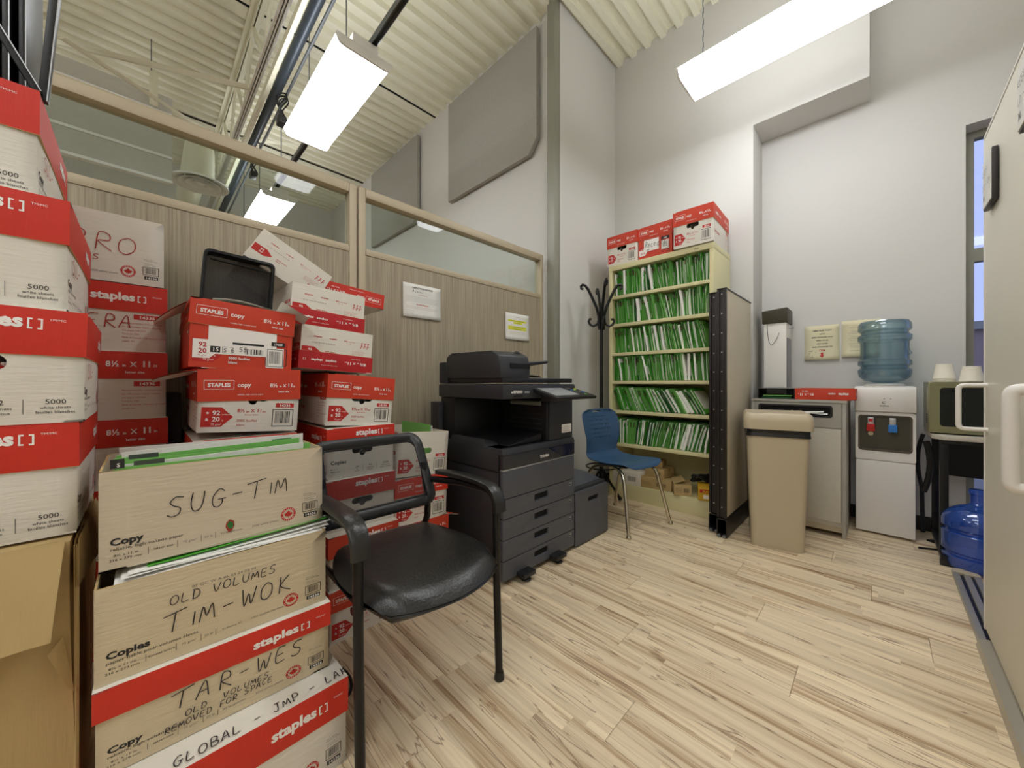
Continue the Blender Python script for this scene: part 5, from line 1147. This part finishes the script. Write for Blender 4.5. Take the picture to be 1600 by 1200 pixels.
kbox(-1.60, 3.17, .133, .26, .26, .115, 0, 'white and red printed carton at the left of the bottom shelf', 'carton_white'); 
yb = kbox(-.965, 3.11, .133, .11, .17, .105, 20, 'yellow battery style carton holding black cables on the bottom shelf', 'yellow_carton', False)
d = Decal(); d.rect(.01, .06, .10, .085, 2); d.rect(.035, .015, .07, .045, 3); d.text('DURA', .055, .065, .018, 7, 1, 'c', layer=1); mb = MB(); d.place(mb, lambda a, b, o: (-.055+a, -.085-o, b)); mb.build('print', INK, yb)
r = empty('cable_bundle', (-1.0, 3.16, .24), label='tangle of black cables in the yellow carton', cat='cable')
R = random.Random(9); mb = MB()
for k in range(5): mb.tube([(.07*cos(t*1.3+k)+R.uniform(-.01, .01), .05*sin(t*1.7+k), .03+.03*sin(t*2.1+k*2)) for t in [i*.45 for i in range(16)]], .006, 6)
mb.build('coil', 'cable', r, smooth=True)
# ================================================================== STORED PARTITION PANELS
def stored(x0, x1, y0, y1, z1, label):
    r = empty('stored_panel', ((x0+x1)/2, (y0+y1)/2, 0), label=label, cat='partition panel', group='tan office panels stored on edge beside the filing shelf')
    MB().box((x0+.012, y0+.012, .13), (x1-.002, y1, z1)).build('fabric_panel', 'fabric_tan', r, world=True, bevel=.006)
    e = MB(); e.box((x0, y0, .13), (x0+.014, y0+.02, z1-.004)); e.box((x1-.014, y0, .13), (x1, y0+.02, z1-.004)); e.box((x0+.014, y0+.008, .13), (x1-.014, y0+.02, z1-.004)); e.build('edge_channel', 'brown_strip', r, world=True, bevel=.002)
    for k in range(12): MB().lathe([(.001, -.002), (.0035, 0), (.0045, .002)], ((x0+x1)/2, y0+.006, .2+k*.13), 8, axis='y').build('rivet', 'silver', r, world=True, smooth=True)
    f = MB(); f.plate((0, y0-.006, 0), (1, 0, 0), (0, 0, 1), rrect(x0+.0, .004, x1+.006, .125, .008, 3), [rrect(x0+.006, .010, x1, .119, .006, 3)], y1-y0-.02); f.build('base_channel', 'brown_strip', r, world=True)
    for x in (x0+.014, x1-.012): MB().lathe([(.001, -.01), (.011, -.01), (.011, .01), (.001, .01)], (x, y0-.002, .012), 12, axis='y').build('base_screw', 'galvanised', r, world=True, smooth=True)
    MB().box((x0-.001, y0+.004, z1-.004), (x1+.001, y1, z1+.006)).build('top_cap', 'brown_strip', r, world=True, bevel=.002)
stored(-.848, -.787, 2.80, 3.40, 1.66, 'stored tan office panel, the one touching the filing shelf side'); stored(-.779, -.722, 2.735, 3.40, 1.665, 'stored tan office panel nearest the waste bin')
# ================================================================== WASTE BIN
r = empty('waste_bin', (-.492, 2.95, 0), yaw=rad(14), label='tall slim beige waste bin with black liner showing under its lid', cat='bin')
def tapered(nm, w0, d0, z0, w1, d1, z1, m, rr=.03, bv=0, hollow=False):
    a = rrect(-w0/2, -d0/2, w0/2, d0/2, rr, 4); b = rrect(-w1/2, -d1/2, w1/2, d1/2, rr, 4); n = len(a)
    V = [(x, y, z0) for x, y in a]+[(x, y, z1) for x, y in b]; F = [(i, (i+1) % n, (i+1) % n+n, i+n) for i in range(n)]+[tuple(range(n))[::-1]]
    if not hollow: F.append(tuple(range(n, 2*n)))
    mb = MB(); mb.add(V, F); return mb.build(nm, m, r, bevel=bv, smooth=True)
tapered('bucket', .272, .34, .0, .322, .385, .735, 'bin_beige', .035)
tapered('liner', .325, .388, .715, .33, .393, .755, 'bin_bag', .036); tapered('liner_cuff', .334, .397, .70, .328, .39, .722, 'bin_bag', .036)
mb = MB(); a = rrect(-.178, -.208, .178, .208, .04, 5); n = len(a)
rg = [(1.0, .745), (1.01, .80), (.97, .835), (.90, .848), (.6, .843), (.25, .82)]
def lidz(x, y, z, s): return z-(.028*math.exp(-(x/.09)**2) if s > .5 else 0)
V = []; F = []
for s, z in rg: V += [(x*s, y*s, lidz(x*s, y*s, z, s) if z > .8 else z) for x, y in a]
for k in range(len(rg)-1):
    for i in range(n): F.append((k*n+i, k*n+(i+1) % n, (k+1)*n+(i+1) % n, (k+1)*n+i))
F.append(tuple(range(n))[::-1]); mb.add(V, F); mb.build('lid', 'bin_beige', r, smooth=True)
mb = MB(); a2 = [(x*.25, y*.25) for x, y in a]; mb.add([(x, y, .812) for x, y in a2], [tuple(range(n))]); mb.build('lid_opening', 'bin_bag', r)
# ================================================================== SHREDDING CONSOLE
r = empty('document_console', (-.42, 3.5, 0), label='grey locked paper console with papers sticking out of its slot behind the bin', cat='console')
x0, x1, y0, y1, zt = -.69, -.158, 3.275, 3.80, .915
MB().box((x0+.02, y0+.012, .07), (x1-.02, y1, zt-.02)).build('body', 'console_grey', r, world=True)
for x in (x0, x1-.02): MB().box((x, y0, 0), (x+.02, y1, zt-.015)).build('side_panel', 'console_trim', r, world=True, bevel=.002)
MB().box((x0-.004, y0-.006, zt-.018), (x1+.004, y1, zt)).build('top_panel', 'console_trim', r, world=True, bevel=.003)
MB().plate((0, y0-.002, 0), (1, 0, 0), (0, 0, 1), [(x0+.022, .73), (x1-.022, .73), (x1-.022, .894), (x0+.022, .894)], [rrect(x0+.05, .805, x1-.075, .872, .012, 3)], .016).build('slot_panel', 'console_trim', r, world=True)
MB().plate((0, y0-.004, 0), (1, 0, 0), (0, 0, 1), rrect(x0+.042, .797, x1-.067, .880, .016, 4), [rrect(x0+.054, .809, x1-.079, .868, .012, 4)], .008).build('slot_bezel', 'black_plastic', r, world=True)
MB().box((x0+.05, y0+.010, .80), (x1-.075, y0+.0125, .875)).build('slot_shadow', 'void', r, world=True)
MB().box((x0+.024, y0-.001, .10), (x1-.024, y0+.012, .725)).build('door', 'console_grey', r, world=True, bevel=.002)
MB().box((x0+.02, y0+.02, .03), (x1-.02, y0+.03, .09)).build('kick_plate', 'bin_beige', r, world=True)
for i, (xa, xb, dz, rr) in enumerate(((-.62, -.30, .0, .012), (-.45, -.25, .006, -.012), (-.38, -.27, .012, .01))):
    mb = MB(); mb.grid(lambda u, v: (xa+(xb-xa)*u, y0+.008-v*.03, .826+dz+rr*(u-.5)-.008*v*v), 6, 4); tag(mb.build('shredding_paper', 'paper', smooth=True), ('long white paper', 'short white paper at the right', 'upper white paper')[i]+' sticking out of the console slot', 'paper')
zt2 = .917
o = carton('shallow_red_box', 'red upturned carton lid on the console, below the red arrow notice', None, (-.28, 3.42, zt2), -pi/2, 'B', 'under', BH, body=False, lidmat='carton_orange', two='copies', lh=.082, L=.30, cat='box lid'); 
o.rotation_euler = (0, 0, pi); o.location = (-.275, 3.47, zt2); o.scale = (.72, .95, .95)
r = empty('letter_tray', (-.55, 3.47, zt2), label='black letter tray with green folder inside on the console', cat='tray')
t = MB(); t.box((-.11, -.15, 0), (.115, .15, .004)); t.box((-.11, -.15, 0), (-.105, .15, .075)); t.box((.11, -.15, 0), (.115, .15, .075)); t.box((-.11, .145, 0), (.115, .15, .075)); t.box((-.11, -.15, .071), (.115, .15, .075)); t.build('tray', 'black_plastic', r, bevel=.002)
tag(MB().box((-.64, 3.34, zt2+.006), (-.46, 3.6, zt2+.012)).build('green_folder', 'folder_dark'), 'dark green folder inside the black letter tray', 'folder'); tag(MB().box((-.63, 3.335, zt2+.02), (-.455, 3.6, zt2+.026)).build('green_folder', 'folder_lime'), 'lime folder edge inside the black letter tray', 'folder')
tag(MB().grid(lambda u, v: (-.68+u*.35, 3.34+v*.24, zt2+.078+.008*u*u+.004*sin(u*7)), 8, 4).build('magazine', 'column_grey', smooth=True), 'grey magazine lying over the black letter tray', 'paper')
r = empty('wall_dispenser', (-.60, 3.7, .915), label='tall white box with dark olive cap and hanging wire on the console', cat='dispenser')
MB().box((-.075, -.10, .0), (.075, .12, .60)).build('case', 'white_plastic', r, bevel=.004); MB().box((.076, -.07, .05), (.079, .1, .48)).build('side_window', 'screen_dark', r)
mb = MB(); mb.hexa([(-.085, -.11, .60), (.085, -.11, .60), (.085, .12, .60), (-.085, .12, .60)], [(-.085, -.13, .70), (.085, -.13, .715), (.085, .12, .715), (-.085, .12, .70)]); mb.build('cap', 'olive_dark', r, bevel=.006)
MB().tube(arc((-.05, -.108, .595), (-.045, -.108, .30), (.03, -.108, .52), 10), .0015, 6).build('hanging_wire', 'cable', r, smooth=True); MB().tube([(.078, .0, .56), (.11, -.01, .56)], .004, 6).build('peg', 'silver', r)
MB().box((.076, .0, .0), (.10, .05, .05)).build('clip', 'kraft', r)
# ================================================================== WATER COOLER
r = empty('water_cooler', (.02, 3.68, 0), label='white water cooler with red and blue taps under a blue bottle', cat='water cooler')
x0, x1, y0, y1 = -.122, .165, 3.53, 3.84
w_ = x1-x0
MB().box((x0, y0+.012, .01), (x1, y1, .955)).build('cabinet', 'white_plastic', r, world=True, bevel=.012)
MB().box((x0+.002, y0, .014), (x1-.002, y0+.014, .505)).build('door_panel', 'white_plastic', r, world=True, bevel=.006)
ft = MB(); ft.plate((0, y0, 0), (1, 0, 0), (0, 0, 1), rrect(x0, .51, x1, .835, .012, 3), [rrect(x0+.014, .57, x1-.014, .815, .02, 4)], .014); ft.build('front_bezel', 'white_plastic', r, world=True)
MB().plate((0, y0+.001, 0), (1, 0, 0), (0, 0, 1), rrect(x0+.010, .562, x1-.010, .822, .024, 4), [rrect(x0+.024, .58, x1-.024, .806, .018, 4)], .01).build('recess_frame', 'cooler_recess', r, world=True)
MB().box((x0+.02, y0+.011, .572), (x1-.02, y0+.0125, .812)).build('recess_back', 'olive_dark', r, world=True)
mb = MB(); mb.plate((x0, 0, 0), (0, -1, 0), (0, 0, 1), [(-y0-.02, .84), (-y0+.018, .845), (-y0+.022, .96), (-y0+.0, 1.005), (-y1, 1.01), (-y1, .84)], [], .0001)
mb = MB(); pr = [(y0-.012, .838), (y0-.016, .96), (y0-.004, 1.0), (y0+.03, 1.012), (y1, 1.012), (y1, .838)]; n = len(pr); mb.add([(x0-.004, y, z) for y, z in pr]+[(x1+.004, y, z) for y, z in pr], [(i, (i+1) % n, (i+1) % n+n, i+n)[::-1] for i in range(n)]+[tuple(range(n)), tuple(range(n, 2*n))[::-1]]); hd = mb.build('head', 'white_plastic', r, world=True, bevel=.01)
MB().lathe([(.10, 1.012), (.105, 1.02), (.09, 1.03), (.04, 1.035)], (.02, 3.68, 0), 28).build('collar', 'white_plastic', r, world=True, smooth=True)
d = Decal(); d.text('avalon', 0, -.014, .017, 1, 1, 'c'); 
for k in range(10):
    a0, a1 = rad(20+k*28), rad(20+(k+1)*28); d.poly([(.010*cos(a0), .012+.008*sin(a0)), (.010*cos(a1), .012+.008*sin(a1)), (.0065*cos(a1), .012+.005*sin(a1)), (.0065*cos(a0), .012+.005*sin(a0))], [(0, 1, 2, 3)], 0, 0)
for k, m in enumerate((3, 0, 0)): d.shape([(-.03+k*.03+.003*cos(t*pi/5), .038+.003*sin(t*pi/5)) for t in range(10)], m)
mb = MB(); d.place(mb, lambda a, b, o: (.02+a, y0-.0155-o, .89+b)); link('print', mb.mesh('print', INK, off=tuple(r.location)), hd)
for k, (x, m) in enumerate(((-.045, 'tap_red'), (.06, 'tap_blue'))):
    tp = MB().box((x-.016, y0-.018, .752), (x+.016, y0+.01, .80)).build('tap', 'silver', r, world=True, bevel=.004)
    me = MB(); me.box((x-.021, y0-.024, .705), (x+.021, y0-.004, .755)); link('lever', me.mesh('lever', m, bevel=.004, off=tuple(r.location)), tp)
    if k == 0: mm = MB(); mm.box((x-.010, y0-.0195, .77), (x+.010, y0-.0185, .79)); link('badge', mm.mesh('badge', m, off=tuple(r.location)), tp); MB().lathe([(.001, 0), (.014, 0), (.014, .004), (.001, .005)], (x+.0, y0+.008, .688), 16, axis='y').build('safety_button', 'paper_cream', r, world=True)
MB().box((x0+.03, y0-.004, .572), (x1-.03, y0+.012, .584)).build('drip_tray', 'cooler_recess', r, world=True, bevel=.003)
def bottle(loc, label, m, up, sc=1.0):
    r = empty('water_bottle', loc, label=label, cat='bottle')
    if up: pf_ = [(.001, 0), (.04, .0), (.10, .012), (.13, .035), (.136, .06), (.136, .075), (.121, .086), (.121, .094), (.136, .104), (.136, .125), (.124, .134), (.123, .20), (.124, .235), (.137, .245), (.137, .270), (.121, .281), (.121, .292), (.136, .303), (.135, .335), (.122, .352), (.06, .356), (.001, .352)]
    else: pf_ = [(.001, .004), (.11, .0), (.132, .015), (.137, .04), (.137, .07), (.125, .079), (.125, .088), (.137, .098), (.137, .198), (.125, .208), (.125, .217), (.137, .228), (.137, .262), (.132, .285), (.112, .312), (.075, .336), (.042, .350), (.030, .362), (.030, .41), (.036, .414), (.036, .435), (.030, .44), (.001, .44)]
    mb = MB(); mb.lathe(pf_, (0, 0, 0), 48, cap=False); mb.build('shell', m, r, smooth=True)
    g = MB(); g.lathe([(max(.001, a-.004), b+.003) for a, b in pf_[:-2]], (0, 0, 0), 40, cap=False); g.build('inner_wall', m, r, smooth=True)
    MB().tube(arc((.125, -.05, .16), (.09, -.06, .20), (.125, -.05, .27), 8), .012, 10).build('grip', m, r, smooth=True)
    return r
bo = bottle((.02, 3.68, 1.034), 'pale blue water bottle upended on the white water cooler', 'bottle_plastic', True); bo.scale = (1, 1, 1.22)
bottle((.385, 3.27, .002), 'deep blue water bottle standing on the floor under the microwave table', 'bottle_blue', False)
# ================================================================== MICROWAVE TABLE
r = empty('side_table', (.5, 3.5, 0), label='black framed side table carrying the microwave at the right', cat='table')
mb = MB(); mb.plate((0, 0, .735), (1, 0, 0), (0, 1, 0), [(.215, 3.30), (.26, 3.24), (.80, 3.24), (.80, 3.80), (.215, 3.80)], [], .028); mb.build('table_top', 'console_grey', r, world=True, bevel=.004)
MB().box((.25, 3.262, .685), (.78, 3.29, .707)).build('apron', 'black_metal', r, world=True, bevel=.002)
for y in (3.285, 3.75): MB().box((.245, y-.017, .03), (.28, y+.017, .707)).build('leg', 'black_metal', r, world=True, bevel=.003); MB().box((.75, y-.017, .03), (.785, y+.017, .707)).build('leg', 'black_metal', r, world=True, bevel=.003)
for x in (.262, .767): MB().box((x-.018, 3.20, .03), (x+.018, 3.82, .06)).build('foot_bar', 'black_metal', r, world=True, bevel=.003); MB().box((x-.02, 3.20, .0), (x+.02, 3.24, .035)).build('foot_cap', 'black_plastic', r, world=True, bevel=.003)
MB().box((.28, 3.72, .43), (.75, 3.735, .69)).build('modesty_panel', 'black_metal', r, world=True)
MB().tube(arc((.2, 3.60, .70), (.155, 3.62, .55), (.195, 3.62, .35), 10)+[(.2, 3.64, .05)], .011, 8).build('power_cable', 'cable', r, world=True, smooth=True)
MB().tube(arc((.21, 3.56, .66), (.25, 3.56, .50), (.20, 3.58, .33), 10), .016, 8).build('cable_sleeve', 'cable', r, world=True, smooth=True)
tag(MB().tube([(.0, 0, 0), (.1, .05, 0), (.15, .12, 0), (.05, .2, 0), (.14, .26, 0)], .006, 8).build('floor_cable', 'cable', smooth=True), 'black cable on the floor between the cooler and the table', 'cable').location = (.17, 3.42, .007)
r = empty('microwave', (.46, 3.5, .736), label='olive grey microwave oven with dark window on the side table', cat='microwave')
x0, x1, y0, y1, z0, z1 = .203, .71, 3.29, 3.64, .742, 1.042
MB().box((x0, y0+.02, z0), (x1, y1, z1)).build('case', 'olive_metal', r, world=True, bevel=.006)
dr = MB(); dr.plate((0, y0, 0), (1, 0, 0), (0, 0, 1), rrect(x0+.004, z0+.002, x1-.12, z1-.002, .012, 3), [rrect(x0+.045, z0+.04, x1-.16, z1-.035, .015, 4)], .024); dr = dr.build('door', 'olive_metal', r, world=True)
MB().box((x0+.04, y0+.006, z0+.035), (x1-.155, y0+.012, z1-.03)).build('window_glass', 'microwave_glass', r, world=True)
MB().box((x1-.118, y0, z0+.002), (x1, y0+.022, z1-.002)).build('control_strip', 'olive_metal', r, world=True, bevel=.004)
for k in range(5): MB().box((x0-.001, y0+.06, z0+.05+k*.012), (x0+.001, y0+.14, z0+.055+k*.012)).build('vent_slot', 'void', r, world=True)
for x in (x0+.04, x1-.04):
    for y in (y0+.05, y1-.04): MB().lathe([(.012, -.006), (.015, 0)], (x, y, z0), 10).build('foot', 'black_plastic', r, world=True)
def cups(x, y, n, label, rb=.052, rt=.036, h=.098):
    r = empty('paper_cups', (x, y, 1.043), label=label, cat='cup')
    for k in range(n): MB().lathe([(rb+.002, .0), (rb+.003, .003), (rb+.001, .006), (rt, h), (rt-.003, h-.001), (rt-.003, h-.006), (.001, h-.006)], (0, 0, k*.008), 28, cap=False).build('cup', 'cup_white', r, smooth=True)
cups(.275, 3.42, 3, 'stack of upturned white paper cups left on the microwave', .046, .034, .09); cups(.372, 3.36, 1, 'single upturned white paper cup right on the microwave', .046, .034, .088)
# ================================================================== TALL CABINET ON TRACK
r = empty('tall_cabinet', (.6, 1.75, 0), label='tall beige cabinet with two pull handles on a floor track at the right edge', cat='cabinet')
MB().box((.31, 1.0, .035), (.85, 2.43, 2.04)).build('body', 'cabinet_paint', r, world=True, bevel=.004)
MB().box((.302, 1.02, .045), (.312, 2.43, 2.03)).build('end_panel', 'cabinet_paint', r, world=True, bevel=.002)
MB().box((.300, 2.418, .035), (.309, 2.434, 2.035)).build('edge_trim', 'white_plastic', r, world=True, bevel=.002); MB().box((.300, 1.0, 2.03), (.309, 2.43, 2.042)).build('top_trim', 'white_plastic', r, world=True, bevel=.002)
for i, (y, z0, z1) in enumerate(((2.37, .85, 1.028), (1.68, .75, 1.02))):
    dpt = .075 if i == 0 else .05
    MB().tube([(.303, y, z1)]+arc((.303-dpt+.02, y, z1), (.303-dpt, y, z1), (.303-dpt, y, z1-.02), 5)+arc((.303-dpt, y, z0+.02), (.303-dpt, y, z0), (.303-dpt+.02, y, z0), 5)+[(.303, y, z0)], .0085 if i == 0 else .016, 12).build('pull_handle', 'white_plastic', r, world=True, smooth=True)
for i, (y, z0, z1) in enumerate(((2.27, 1.70, 1.89), (1.76, 1.76, 1.95))):
    f = MB().box((.285, y-.11, z0), (.30, y+.04, z1)).build('card_holder', 'brown_strip', r, world=True, bevel=.003)
    mb = MB(); mb.box((.2825, y-.105, z0+.006), (.2848, y+.034, z1-.006)); c = link('card', mb.mesh('card', 'paper', off=tuple(r.location)), f)
    d = Decal(); d.hand('KEEP', .012, .12, .022, 4, .002); d.hand('LO - ON', .012, .07, .02, 4, .002); d.text('N', .01, .03, .03, 1, 1); mb = MB(); d.place(mb, lambda a, b, o: (.2822-o, y+.030-a, z0+b)); link('print', mb.mesh('print', INK, off=tuple(r.location)), c)
r = empty('floor_track', (.33, 2.2, 0), label='aluminium floor track with rounded end running under the tall cabinet', cat='track')
mb = MB(); a = [(.275, .9), (.375, .9), (.375, 3.12)]+[(.325+.05*cos(rad(t)), 3.12+.05*sin(rad(t))) for t in range(0, 181, 20)][1:-1]+[(.275, 3.12)]
mb.plate((0, 0, .004), (1, 0, 0), (0, 1, 0), a, [], .0035); mb.build('base_plate', 'alu', r, world=True)
for x0, x1, z in ((.277, .300, .016), (.314, .338, .014), (.350, .373, .016)): MB().box((x0, .9, .004), (x1, 3.12, z)).build('rail', 'alu', r, world=True, bevel=.002)
MB().box((.301, .9, .0042), (.3135, 3.12, .006)).build('groove', 'bin_bag', r, world=True); MB().box((.339, .9, .0042), (.3495, 3.12, .006)).build('groove', 'bin_bag', r, world=True)
mb = MB(); mb.plate((0, 0, .018), (1, 0, 0), (0, 1, 0), [(.275, 3.10), (.375, 3.10)]+[(.325+.05*cos(rad(t)), 3.12+.05*sin(rad(t))) for t in range(0, 181, 20)], [], .014); mb.build('end_stop', 'bin_beige', r, world=True, bevel=.003)
mb = MB(); pr = [(.268, 0), (.275, .024), (.30, .034), (.36, .034), (.36, 0)]; n = 5; mb.add([(x, .9, z) for x, z in pr]+[(x, 2.33, z) for x, z in pr], [(i, (i+1) % n, (i+1) % n+n, i+n) for i in range(n)]+[tuple(range(n)), tuple(range(n, 2*n))]); mb.build('guide_cover', 'alu', r, world=True)
# cable loop on the floor by the front stack
tag(MB().tube([(.10*cos(t), .055*sin(t), .002*sin(t*2)) for t in [2*pi*i/28 for i in range(28)]], .005, 8, closed=True).build('cable_loop', 'cable', smooth=True), 'black cable loop on the floor behind the left leg of the black chair', 'cable').location = (-1.33, .455, .007)
for im in list(bpy.data.meshes):
    if im.users == 0: bpy.data.meshes.remove(im)
